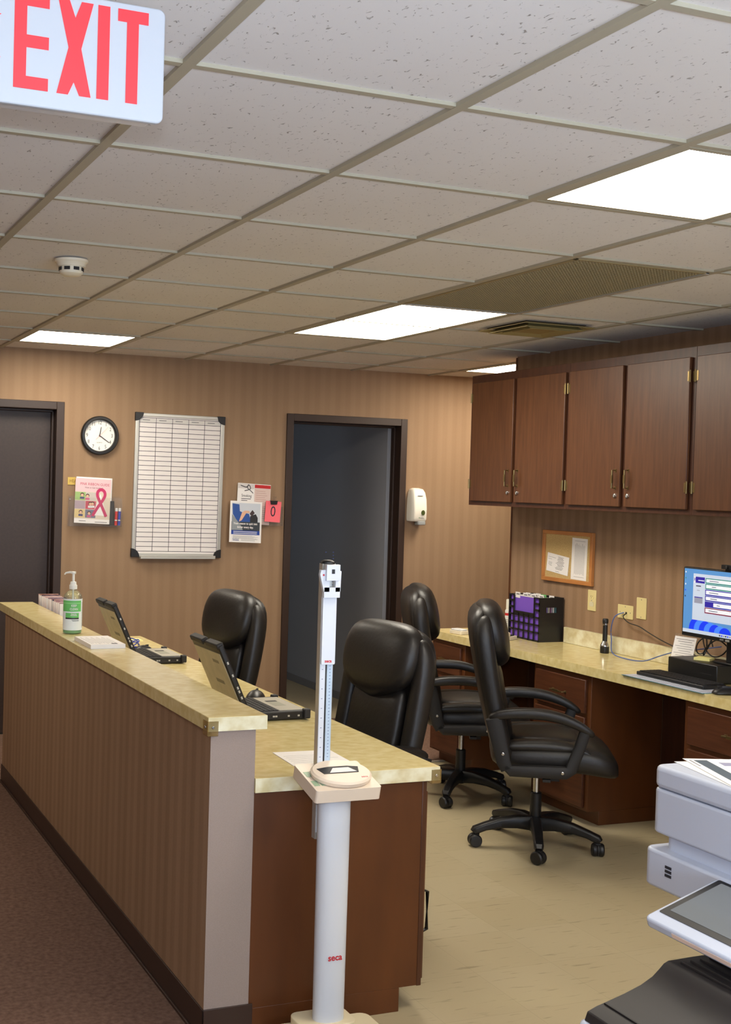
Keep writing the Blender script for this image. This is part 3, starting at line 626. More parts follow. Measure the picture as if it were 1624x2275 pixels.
# rugged laptops
tanm = mat('laptop_tan', (176, 166, 134), .5, noise=(25, (190, 178, 146), (1, 1, 1), 3, .3, .7)); silver = mat('laptop_silver', (186, 180, 164), .45)
def laptop(x, y, label):
    t = thing('laptop', label, 'laptop', (x, y, LZ), group='rugged laptops on the reception worktop')   # origin: hinge centre; +X towards the user
    b = MB(); b.M = Matrix.Identity(4); b.prism(rrect(-.005, .245, -.15, .15, .012), .003, .034, black); base = b.build('base', t, bevel=.004)
    p_ = MB(); p_.prism(rrect(.135, .238, -.13, .13, .006), .034, .0352, silver); p_.box(.155, .20, -.045, .035, .0352, .0356, mat('touchpad_grey', (160, 158, 140), .5)); p_.box(.155, .20, .04, .06, .0352, .0358, black_m); p_.build('palm_rest', base, smooth=False)
    p_ = MB()
    for r_ in range(6):
        for c_ in range(15): p_.box(.02+r_*.0185, .035+r_*.0185, -.135+c_*.0182, -.12+c_*.0182, .034, .037, black_m)
    p_.build('keyboard', base, smooth=False)
    for c_ in (-1, 1):
        MB().prism(rrect(.222, .248, c_*.15-.014, c_*.15+.014, .006), .006, .041, black_m).build('corner_bumper', base, bevel=.004)
    p_ = MB()
    for u in (.06, .1, .11, .16, .2): p_.box(u, u+.008, -.1512, -.149, .014, .02, alu)
    p_.build('port_row', base, smooth=False)
    L = MB(); L.M = Matrix.Translation((0, 0, .03)) @ Matrix.Rotation(math.radians(-24.5), 4, 'Y')    # lid leans toward -X
    L.prism([(p[1], p[0]) for p in []] or rrect(-.008, .014, -.15, .15, .006), 0, .275, black); lid = L.build('lid', t, bevel=.004)
    k = MB(); k.M = L.M; k.prism(rrect(-.0105, -.008, -.138, .138, .001, 2), .012, .245, tanm)
    k.box(-.0112, -.0105, -.09, -.03, .20, .212, mat('emblem_grey', (120, 112, 90), .5)); k.box(-.0112, -.0105, -.06, .02, .11, .125, mat('emblem_grey', (120, 112, 90), .5)); k.build('back_panel', lid, smooth=False)
    k = MB(); k.M = L.M; k.box(.0142, .0148, -.135, .135, .02, .25, mat('screen_off', (16, 18, 22), .15)); k.build('screen', lid, smooth=False)
    k = MB(); k.M = L.M; k.box(-.012, .016, -.147, -.02, .262, .284, black_m); k.box(-.012, .016, .01, .147, .262, .284, black_m); k.build('carry_bumper', lid, bevel=.005)
    k = MB(); k.M = L.M
    for z in (.06, .085, .10, .15, .2): k.box(0, .006, -.1512, -.149, z, z+.010, alu)
    k.build('side_port', lid, smooth=False)
    return t
laptop(.905, 2.56, 'rugged black and tan laptop open on the worktop nearest the scale')
laptop(.905, 3.955, 'rugged black and tan laptop open on the worktop behind the pump bottle and note pad')
def mouse(x, y, z, rz, label, s=1, col=None):
    m_ = MB(); R = []
    for u, w_, h_ in ((-.055, .012, .008), (-.048, .024, .02), (-.02, .031, .033), (.01, .030, .034), (.04, .027, .024), (.055, .016, .010)):
        R.append([(u, w_*math.cos(PI*k/12), max(.0, h_*math.sin(PI*k/12))) for k in range(13)]+[(u, 0, .0)])
    m_.loft(R, col or black)
    o = m_.build('computer_mouse', sub=1); o.location = (x, y, z); o.rotation_euler = (0, 0, rz); o.scale = (s, s, s)
    m2 = MB(); m2.box(.018, .036, -.003, .003, .026, .0325, black_m); w_ = m2.build('scroll_wheel', o, bevel=.001)
    tag(o, label, 'computer mouse'); return o
mouse(1.11, 2.83, LZ, 1.0, 'black computer mouse beside the nearest rugged laptop', 1.25)
mouse(1.06, 4.20, LZ, .6, 'black computer mouse beside the far rugged laptop', 1.15)
k = MB(); pts = []
for q in range(70):
    a = q*.33; pts.append((1.03+.045*math.cos(a)+.006*math.sin(q), 4.33+.075*math.sin(a*.5)+.03*math.sin(a), LZ+.026+.022*math.sin(a*1.3)))
k.tube(pts, .003, mat('cable_blue', (40, 66, 170), .4), 6); tag(k.build('cable'), 'loosely coiled blue cable on the worktop beside the far laptop', 'cable')
tag(MB().box(-.04, .04, -.04, .04, 0, .004, mat('note_yellow', (236, 226, 160), .7)).build('sticky_note', loc=None), 'pale yellow sticky note pad behind the far laptop', 'note').location = (1.15, 4.66, LZ)
o = MB().box(-.10, .10, -.135, .135, 0, .0012, paper).box(-.10, .10, -.132, .138, .0012, .002, paper)
for q in range(9): o.box(-.085, .085-(q % 3)*.03, -.10+q*.022, -.099+q*.022, .002, .0022, inkg)
o = o.build('paper_sheet', smooth=False); o.location = (.89, 1.785, LZ); o.rotation_euler = (0, 0, -.05)
tag(o, 'white printed sheets lying on the lower worktop behind the scale head', 'paper')

# ================================================================ ON THE DESK
# file box
FB = (3.33, 4.04, 4.335)
t = thing('file_box', 'black lattice file box holding purple hanging folders on the desk', 'file box', (3.33, 4.187, DZ))
hx = 3.49-3.33; hy = (FB[2]-FB[1])/2; H_ = .25; th = .004
f = MB()
ys = [-hy+k_*(2*hy)/6 for k_ in range(7)]
zs = [0, .052, .094, .136, .178, .214, H_]
cutw = ys[5]
bar = .0055
for k_, y in enumerate(ys):
    top = H_ if k_ in (0, 1, 5, 6) else .150
    f.box(-th, 0, y-bar if k_ else y, y+bar if k_ < 6 else y, 0, top, black)
for k_, z in enumerate(zs):
    if k_ < 4: f.box(-th, 0, -hy, hy, z-(.0045 if k_ else 0), z+(.010 if k_ == 0 else .0045), black)
    else:
        for a, c_ in ((ys[0], ys[1]), (ys[5], ys[6])): f.box(-th, 0, a, c_, z-.006, z+(.006 if k_ < 6 else 0), black)
f.box(-th, 0, ys[1], ys[5], .142, .158, black)
f.build('lattice_front', t, smooth=False)
f = MB()
for z0_, z1_, segs in ((0, .165, [(0, hx)]), (.165, .195, [(0, .045), (.115, hx)]), (.195, H_, [(0, hx)])):
    for a, c_ in segs: f.box(a, c_, -hy, -hy+th, z0_, z1_, black)
f.build('side_panel', t, smooth=False)
MB().box(0, hx, hy-th, hy, 0, H_, black).build('side_panel', t, smooth=False)
MB().box(hx-th, hx, -hy+th, hy-th, 0, H_, black).build('back_panel', t, smooth=False)
MB().box(0, hx-th, -hy+th, hy-th, 0, .004, black).build('bottom_panel', t, smooth=False)
for q in range(9):
    x = .008+q*.0155; c_ = purple if q < 2 else (paper, purple, paper_c, mat('folder_lilac', (160, 120, 150), .6), paper, mat('folder_teal', (110, 150, 150), .6), purple)[q-2]
    f = MB(); f.box(-.0012, .0012, -hy+.01, hy-.01, 0, .242-.001*q, c_)
    f.box(-.0022, .0022, -hy+.006, hy-.006, .238-.001*q, .242-.001*q, paper)
    ty = hy-.05-((q*.053) % .2); f.box(-.0028, -.0012, ty-.045, ty, .225-.001*q, .258-.001*q, paper if q != 6 else green); f.box(-.0030, -.0028, ty-.04, ty-.01, .243-.001*q, .25-.001*q, inkg)
    o = f.build('hanging_folder', smooth=False); o.location = (3.33+x, 4.187, DZ+.006)
    if q < 1: tag(o, 'purple hanging folder at the front of the lattice file box, facing the room', 'folder')
    else: tag(o, 'hanging folder with white label tab, packed in the lattice file box behind the front one', 'folder', 'folders in the file box')
# spray can
t = thing('spray_can', 'white spray can with red band behind the file box', 'spray can', (3.42, 4.475, DZ))
t.location = (3.405, 4.44, DZ)
k = MB(); k.lathe([(.024, 0), (.026, .004), (.026, .135), (.022, .142)], white, n=28); k.lathe([(.0262, .107), (.0262, .122)], red, n=28, caps=False)
for q in range(7): k.lathe([(.0262, .02+q*.01), (.0262, .023+q*.01)], inkg, n=28, caps=False)
k.build('can_body', t); MB().lathe([(.021, .142), (.021, .198), (.018, .203), (.001, .204)], pw, n=28).build('cap', t)
# flashlight
t = thing('flashlight', 'black flashlight with chrome rings standing on its head on the desk', 'flashlight', (3.43, 3.60, DZ))
k = MB(); k.lathe([(.0125, .064), (.0125, .150)], black, n=24); k.lathe([(.0145, .158), (.0155, .165), (.0155, .178), (.012, .183), (.001, .183)], black, n=24); k.build('barrel', t)
MB().lathe([(.0125, .149), (.0145, .151), (.0145, .158)], chrome, n=24).lathe([(.0125, .064), (.016, .056), (.0215, .044), (.023, .040), (.023, .036)], chrome, n=24).build('chrome_ring', t)
MB().lathe([(.0225, 0), (.0235, .004), (.0235, .036)], black, n=24).build('head', t)
# phone-like cream devices
def slab(name, x, y, rz, parts, label, cat):
    t = thing(name, label, cat, (x, y, DZ), rz)
    for nm, fn in parts: fn().build(nm, t, bevel=.004)
    return t
slab('telephone', 3.19, 4.215, .5, [('body', lambda: MB().prism(rrect(-.07, .07, -.08, .08, .02), 0, .022, cream)), ('handset', lambda: MB().tube([(-.045, -.08, .034), (-.045, -.03, .045), (-.045, .03, .045), (-.045, .08, .034)], .018, cream, 10, flat=(.02, .012))), ('keypad', lambda: MB().box(.0, .05, -.03, .04, .022, .026, black_m).box(.0, .04, -.07, -.045, .022, .028, black_m))], 'low cream desk phone with black keys behind the full-view chair', 'telephone')
slab('cream_box', 3.075, 4.46, .2, [('body', lambda: MB().prism(rrect(-.035, .035, -.05, .05, .012), 0, .022, cream)), ('lid', lambda: MB().prism(rrect(-.03, .03, -.045, .045, .012), .022, .03, white))], 'small cream box at the far front corner of the long desk', 'small box')  # plain cream box, its use not known
# wall plates
def plate(name, y0, y1, z0_, z1_, label, cat, fn):
    t = thing(name, label, cat, (XR, (y0+y1)/2, (z0_+z1_)/2)); a, c_ = (y1-y0)/2, (z1_-z0_)/2
    k = MB(); k.M = FR((0, 0, 0), (0, -1, 0), (0, 0, 1)); k.prism(rrect(-a, a, -c_, c_, .003, 2), 0, .005, ivory); k.build('cover_plate', t, bevel=.0015)
    k = MB(); k.M = FR((0, 0, 0), (0, -1, 0), (0, 0, 1)); fn(k); k.build('detail', t, smooth=False) if False else None
    k.build({'outlet': 'receptacle', 'wall_plate': 'screw', 'data_plate': 'screw'}[name], t, smooth=False)
    return t
def f_out(k):
    for z in (-.02, .02):
        k.prism(rrect(-.016, .016, z-.0135, z+.0135, .009, 4), .005, .0065, ivory if z > 0 else mat('cover_cap', (214, 204, 172), .4))
        if z > 0:
            for u in (-.006, .006): k.box(u-.001, u+.001, z-.001, z+.007, .0065, .0068, ink)
            k.lathe([(.002, .0065), (.002, .0068)], ink, (0, z-.006, 0), 8)
    k.lathe([(.003, .005), (.003, .0062)], alu, (0, 0, 0), 10)
plate('outlet', 3.768, 3.837, .990, 1.104, 'ivory wall outlet below the corkboard', 'outlet', f_out)
def f_dat(k):
    for u, z in ((0, .027), (-.04, -.002), (.04, -.002)): k.lathe([(.0025, .005), (.0025, .0062)], inkg, (u, z, 0), 10)
    k.box(-.014, -.002, -.010, .0, .005, .007, cream); k.box(.004, .014, -.010, .0, .005, .007, black_m)
plate('data_plate', 3.466, 3.586, .978, 1.050, 'wide ivory data wall plate with blue and black cables plugged in', 'wall plate', f_dat)
def f_bl(k):
    for z in (-.045, .045): k.lathe([(.0025, .005), (.0025, .0062)], inkg, (0, z, 0), 10)
plate('wall_plate', 3.367, 3.441, .990, 1.100, 'tall blank ivory wall plate right of the data plate', 'wall plate', f_bl)
def smooth_path(P_, n=10):
    P_ = [Vector(p) for p in P_]; out = []
    for i in range(len(P_)-1):
        p0, p1, p2, p3 = P_[max(i-1, 0)], P_[i], P_[i+1], P_[min(i+2, len(P_)-1)]
        for k_ in range(n):
            t_ = k_/n; out.append(.5*((2*p1)+(-p0+p2)*t_+(2*p0-5*p1+4*p2-p3)*t_*t_+(-p0+3*p1-3*p2+p3)*t_**3))
    out.append(P_[-1]); return out
k = MB(); k.tube(smooth_path([(XR-.006, 3.535, 1.01), (XR-.03, 3.575, .985), (XR-.032, 3.60, .92), (XR-.04, 3.585, .86), (XR-.10, 3.50, .805), (XR-.12, 3.38, .7925), (XR-.12, 3.24, .80), (XR-.10, 3.14, .84), (XR-.07, 3.05, .875), (XR-.05, 2.93, .90), (XR-.045, 2.80, .93)]), .0028, mat('cable_steel_blue', (82, 106, 170), .4), 8)
tag(k.build('network_cable'), 'blue network cable looping from the wall plate down over the desk', 'cable')
k = MB(); k.tube(smooth_path([(XR-.006, 3.515, 1.008), (XR-.03, 3.51, .99), (XR-.035, 3.46, .965), (XR-.035, 3.38, .955), (XR-.035, 3.30, .93), (XR-.04, 3.18, .90), (XR-.05, 3.05, .88), (XR-.06, 2.95, .87)]), .0028, black, 8)
tag(k.build('power_cable'), 'black cable sagging from the wall plate toward the monitor', 'cable')
k = MB(); pts = []
for q in range(60):
    a = q*.5; pts.append((XR-.085+.02*math.sin(a*.7), 2.78+.11*math.sin(a*.37)+.03*math.cos(a), .930+.045*math.sin(a)))
k.tube(smooth_path(pts, 4), .0032, black, 6); tag(k.build('cable_bundle'), 'tangle of black cables behind the monitor stand', 'cables')
# corkboard
t = thing('corkboard', 'oak framed corkboard on the wall under the cabinets', 'noticeboard', (XR, 4.02, 1.27))
Fm = FR((0, 0, 0), (0, -1, 0), (0, 0, 1)); a, c_ = .226, .146
oak = mat('oak', (176, 112, 58), .5, noise=(12, (190, 128, 70), (1, 1, 1), 4, .3, .7)); cork = mat('cork', (200, 172, 116), .85, noise=(180, (184, 152, 96), (1, 1, 1), 4, .35, .65))
k = MB(); k.M = Fm; k.box(-a, a, c_-.022, c_, 0, .02, oak); k.box(-a, a, -c_, -c_+.022, 0, .02, oak); k.box(-a, -a+.022, -c_+.022, c_-.022, 0, .02, oak); k.box(a-.022, a, -c_+.022, c_-.022, 0, .02, oak); k.build('frame', t, bevel=.002)
k = MB(); k.M = Fm; k.box(-a+.02, a-.02, -c_+.02, c_-.02, 0, .010, cork); k.build('cork_panel', t, smooth=False)
def sheet(name, parent_frame, x, y, w_, h_, rot, off, label, cat, fn, group=None, mt=None, curl=0):
    M_ = parent_frame @ Matrix.Translation((x, y, off)) @ Matrix.Rotation(rot, 4, 'Z')
    k = MB(); k.box(-w_/2, w_/2, -h_/2, h_/2, 0, .0006, mt or paper); fn(k)
    o = k.build(name, smooth=False); o.matrix_world = M_; tag(o, label, cat, group); return o
CB = FR((XR, 4.02, 1.27), (0, -1, 0), (0, 0, 1))
def f_list(k):
    w_, h_ = .115, .24
    for a_, b_ in ((-.09*h_/.24, 0),): pass
    for z in (-.1, .1): k.box(-.042, .048, z-.0006, z+.0006, .0006, .0009, ink)
    for u in [-.04+.006*q for q in range(15)]: k.box(u, u+.0012, -.09+random.uniform(0, .01), .09-random.uniform(0, .02), .0006, .0008, inkg)
sheet('printed_notice', CB, .105, -.005, .135, .232, -.02, .0105, 'tall printed notice pinned at the right of the corkboard', 'notice', f_list)
def f_card(k):
    for y_, a_, b_ in ((.03, -.09, -.02), (.018, -.09, -.055), (0, -.085, -.05), (-.006, -.085, -.052), (-.012, -.085, -.055), (-.018, -.075, -.05)): k.box(a_, b_, y_, y_+.0015, .0006, .0009, inkg)
    for q in range(12): k.box(-.005+random.uniform(-.015, .01), .05+random.uniform(-.01, .01), .04-q*.0065, .042-q*.0065, .0006, .0009, ink if q % 3 else inkg)
    k.box(-.015, .02, -.045, -.043, .0006, .0009, inkg)
sheet('printed_card', CB, -.085, -.045, .20, .105, -.10, .012, 'wide printed card pinned at the lower left of the corkboard', 'notice', f_card)
# monitor
t = thing('monitor', 'black desktop monitor showing a blue desktop, cut by the right edge', 'monitor', (3.27, 2.60, DZ))
MF = FR((0, 0, 0), (0, -1, 0), (0, 0, 1))   # local x to the right as seen, y up, z toward viewer; origin at desk under centre
L_, R_, B_, T_ = -.256, .256, .195, .515
k = MB(); k.M = MF; k.prism(rrect(L_, R_, B_, T_, .004), -.03, 0, black); k.build('housing', t, bevel=.003)
k = MB(); k.M = MF; sc_ = 1.0
def em(name, rgb, s_=1.0): return mat(name, rgb, .3, emit=(lin(rgb)[:3], s_*.45))
sb = em('scr_blue', (84, 138, 196)); sp_ = em('scr_pale', (186, 198, 216)); sw2 = em('scr_white', (226, 230, 238)); sg = em('scr_green', (50, 130, 120)); sn = em('scr_navy', (50, 40, 150)); sm = em('scr_maroon', (120, 30, 60)); sbl = em('scr_bloom', (30, 60, 235)); sbl2 = em('scr_bloom2', (70, 130, 255)); sgr = em('scr_grey', (140, 142, 160)); sk = em('scr_ink', (40, 40, 70))
x0, x1, y0, y1 = L_+.007, R_-.007, B_+.018, T_-.007
k.box(x0, x1, y0, y1, 0, .0006, sb)
k.box(x0, x1, y0, y0+.016, .0006, .0008, sp_)
for q in range(9): k.box(-.02+q*.012, -.012+q*.012, y0+.005, y0+.011, .0008, .0010, (sk, sbl, sgr)[q % 3])
# bloom wallpaper petals
for q in range(7):
    cx_ = -.165+q*.03; rr = .05-.002*q
    pts = [(cx_+rr*math.cos(PI*u/12)*.9, y0+.017+rr*(1.1-.06*q)*math.sin(PI*u/12)) for u in range(13)]
    k.prism(pts, .0007+.00008*q, .0008+.00008*q, sbl if q % 2 == 0 else sbl2)
wx, wy = -.19, .255
k.box(wx, x1-.02, wy+.02, y1-.02, .0015, .0018, sp_)
k.box(wx+.006, wx+.072, y1-.062, y1-.034, .0018, .0020, sn); k.box(wx+.006, wx+.014, y1-.062, y1-.034, .0020, .0021, sw2)
T0 = k.M.copy()
def st(body, x, y, sz, mt):     # lines too small to read in the photo stay plain strokes
    if body != 'K':
        hw_ = len(body)*sz*.22; k.box(x-hw_, x+hw_, y-sz*.16, y+sz*.16, .0021, .0024, mt); return
    k.M = T0 @ Matrix.Translation((x, y, .0022)); k.text(body, sz, mt, ex=.00005); k.M = T0
st('K', wx+.012, y1-.048, .026, sn); st('ProCare', wx+.050, y1-.050, .012, sw2); st('12:21', wx+.034, y1-.076, .014, sk); st('11/07', wx+.034, y1-.096, .008, sgr)
k.box(wx+.01, wx+.062, y1-.155, y1-.13, .0018, .0020, sgr); k.box(wx+.01, wx+.062, y1-.13, y1-.126, .0020, .0022, sn)
yy = y1-.036
for body, mt, h_ in (('Create Register', sg, .024), ('Billing', sg, .024), ('Patient Summary', sn, .026), ('Job Summary', sn, .024), ('Notes', sn, .026), ('Create Password', sm, .026)):
    k.box(wx+.077, x1-.03, yy-h_, yy, .0018, .0020, mt); k.box(wx+(.082 if body != 'Notes' else .13), x1-.035, yy-h_+.005, yy-.004, .0020, .00215, sw2); st(body, wx+(.13 if body != 'Notes' else .16), yy-h_/2, .0085, sk); yy -= h_+.002
for q in range(5): k.box(x0+.006, x0+.012, y1-.02-q*.028, y1-.013-q*.028, .0008, .001, (sw2, sg, sw2, sbl, sk)[q])
k.build('screen', t, smooth=False)
k = MB(); k.M = MF @ Matrix.Translation((-.005, B_+.009, .0002)); k.text('ASUS', .010, alu, bold=.0003); k.M = MF; k.box(.018, .042, B_+.004, B_+.013, 0, .0006, alu); k.build('badge', t, smooth=False)
k = MB(); k.M = MF; k.box(-.022, .022, .098, .30, -.075, -.045, black); k.prism(rrect(-.05, .05, .2, .3, .01), -.05, -.03, black); k.build('stand_neck', t, bevel=.004)
MB().box(.03, .13, -.085, .085, .0895, .0985, black).build('stand_foot', t, bevel=.003)
t2 = thing('webcam', 'small black webcam clipped on top of the monitor', 'webcam', (3.27, 2.575, DZ+T_))
MB().box(-.012, .014, -.035, .035, .006, .026, black).lathe([(.007, -.004), (.006, -.006)], black_m, (-.012, 0, .016), 14, 'X').build('camera_body', t2, bevel=.004); MB().box(.0, .036, -.02, .02, -.03, .006, black).box(.0, .012, -.02, .02, .0, .006, black).box(.0305, .036, -.02, .02, -.04, 0, black).build('clip', t2, bevel=.001) if False else MB().box(-.002, .034, -.02, .02, .0005, .006, black).box(.031, .034, -.02, .02, -.03, .001, black).build('clip', t2, bevel=.0005)
# small black box with post-it pad (sits in front of monitor foot)
t = thing('mini_computer', 'flat black box on the desk under the monitor with a sticky note pad on it', 'computer box', (3.15, 2.66, DZ))
t.location = (3.255, 2.75, DZ)
MB().box(-.015, .18, -.155, .155, .006, .088, black).build('case', t, bevel=.004)
k = MB()
for a_ in (-.13, .13):
    for c2 in (.0, .16): k.cyl((c2, a_, 0), .006, .007, black_m, 10)
k.build('rubber_foot', t)
MB().box(-.0155, -.0145, -.12, -.06, .04, .044, black_m).build('drive_slot', t, smooth=False)
k = MB(); k.box(-.036, .036, -.036, .036, 0, .012, mat('postit', (238, 228, 150), .7))
o = k.build('sticky_note_pad', smooth=False); o.location = (3.325, 2.765, DZ+.0885); o.rotation_euler = (0, 0, .5); tag(o, 'pale yellow sticky note pad on the black box under the monitor', 'note pad')
# card in clear holder leaning
t = thing('card_holder', 'clear acrylic holder with a printed price card beside the monitor', 'card holder', (3.36, 2.965, DZ), .2)
k = MB(); k.M = Matrix.Rotation(math.radians(16), 4, 'Y'); k.box(-.002, .002, -.065, .065, .0, .185, acr); k.build('acrylic_stand', t, smooth=False)
k = MB(); k.box(0, .09, -.06, .06, 0, .003, acr); k.build('foot', t, smooth=False)
k = MB(); k.M = Matrix.Rotation(math.radians(16), 4, 'Y'); k.box(-.0032, -.0022, -.06, .06, .006, .172, paper)
for q in range(13): k.box(-.0035, -.0032, -.05+(q % 2)*.01, .05-(q % 3)*.012, .158-q*.0112, .1598-q*.0112, ink if q in (0, 1) else inkg)
k.build('price_card', t, smooth=False)
# desk mat and keyboard
k = MB(); k.box(-.105, .105, -.26, .26, 0, .002, mat('mat_teal', (60, 120, 130), .3)); k.box(-.1, .1, -.255, .255, .002, .0025, mat('mat_sheet', (204, 208, 222), .35))
for q in range(16):
    for r_ in range(9): k.box(-.093+q*.012, -.0915+q*.012, -.24+r_*.054, -.2+r_*.054, .0025, .0027, inkg)
o = k.build('desk_mat', smooth=False); o.location = (3.115, 2.69, DZ); tag(o, 'printed white desk mat with teal edge under the keyboard', 'desk mat')
t = thing('keyboard', 'black computer keyboard on the desk in front of the monitor', 'keyboard', (3.115, 2.735, DZ+.003))
t.location = (3.10, 2.72, DZ+.003)
k = MB(); k.M = Matrix.Identity(4); k.prism(rrect(-.068, .062, -.215, .215, .006), 0, .016, black); k.build('case', t, bevel=.003)
k = MB()
for r_ in range(6):
    for c2 in range(21): k.box(-.058+r_*.0195, -.042+r_*.0195, -.205+c2*.0195, -.189+c2*.0195, .016, .021, black_m)
k.build('keys', t, smooth=False)
t.location = (3.15, 2.72, DZ+.003)
mouse(3.11, 2.40, DZ, 2.9, 'black computer mouse at the right edge of the long desk', 1.1)

# ================================================================ ON THE BACK WALL
def BW(x, z): return FR((x, YB, z), (1, 0, 0), (0, 0, 1))
# clock
t = thing('wall_clock', 'round black wall clock with white face left of the whiteboard', 'clock', (1.253, YB, 1.917))
F0 = FR((0, 0, 0), (1, 0, 0), (0, 0, 1))
k = MB(); k.M = F0; k.lathe([(.118, 0), (.124, .01), (.124, .028), (.118, .036), (.106, .037), (.100, .030), (.099, .012)], black, n=64, caps=False); k.build('rim', t)
face = MB(); face.M = F0; face.lathe([(.1, .002), (.1, .012)], mat('clock_face', (240, 236, 226), .5), n=64)
for h_ in range(1, 13):
    a_ = PI/2-h_*PI/6; face.M = F0 @ Matrix.Translation((.082*math.cos(a_), .082*math.sin(a_), .0122)); face.text(str(h_), .033, ink, sx=.8)
face.M = F0 @ Matrix.Translation((0, -.045, .0122)); face.text('QUARTZ', .009, ink); dial = face.build('dial', t, smooth=False)
def hand(ang, l1, l0, w_, mt, z, nm):
    k = MB(); k.M = F0 @ Matrix.Rotation(-math.radians(ang), 4, 'Z'); k.prism([(-w_, -l0), (w_, -l0), (w_*.6, l1), (-w_*.6, l1)], z, z+.001, mt); k.build(nm, t, smooth=False)
hand(10, .056, .006, .0032, ink, .015, 'hour_hand'); hand(124, .076, .006, .0026, ink, .0175, 'minute_hand'); hand(44, .078, .036, .0009, mat('pink_hand', (220, 140, 130), .5), .020, 'second_hand')
# whiteboard
t = thing('whiteboard', 'tall white scheduling board with black taped grid and black corners', 'whiteboard', (1.795, YB, 1.608))
W_, H2 = .308, .466
k = MB(); k.M = F0 @ Matrix.Rotation(-.008, 4, 'Z')
k.box(-W_+.02, W_-.02, -H2+.02, H2-.02, .002, .012, mat('board_white', (232, 226, 222), .3))
bx0, bx1, bt = -W_+.028, W_-.028, H2-.03
n_r = 28; rh = (bt-(-H2+.035))/n_r
for q in range(n_r+1):
    z = bt-q*rh; k.box(bx0, bx1, z-.0016, z+.0016, .012, .0124, ink)
for q in range(6):
    x = bx0+(bx1-bx0)*q/5; k.box(x-.0016, x+.0016, bt-n_r*rh, bt, .0124, .0127, ink)
for q in range(5):
    x = bx0+(bx1-bx0)*q/5
    k.box(x+.004, x+(bx1-bx0)/5-.004, bt-rh+.003, bt-.003, .012, .0123, mat('header_strip', (214, 210, 204), .4)); k.box(x+.02, x+.07, bt-rh*.55, bt-rh*.4, .0123, .0125, inkg)
wb = k.build('board_panel', t, smooth=False)
k = MB(); k.M = F0 @ Matrix.Rotation(-.008, 4, 'Z')
for a_, b_, c2, d_ in ((-W_, W_, H2-.022, H2), (-W_, W_, -H2, -H2+.022), (-W_, -W_+.022, -H2+.022, H2-.022), (W_-.022, W_, -H2+.022, H2-.022)): k.box(a_, b_, c2, d_, .001, .018, alu)
k.build('frame', t, bevel=.003)
for sx_ in (-1, 1):
    for sz_ in (-1, 1):
        k = MB(); k.M = F0 @ Matrix.Rotation(-.008, 4, 'Z') @ Matrix.Translation((sx_*W_, sz_*H2, 0))
        pts = [(sx_*.003, sz_*.003)]+[(sx_*(.003-.056*math.cos(PI/2*q/8)), sz_*(.003-.056*math.sin(PI/2*q/8))) for q in range(9)]
        k.prism(pts, 0, .022, black); k.build('corner_cap', t, bevel=.002)
k = MB(); k.M = F0; k.box(-W_+.05, W_-.05, -H2-.012, -H2+.002, .001, .05, alu); k.box(-W_+.05, W_-.05, -H2+.002, -H2+.01, .046, .05, alu); k.build('pen_tray', t, bevel=.002)
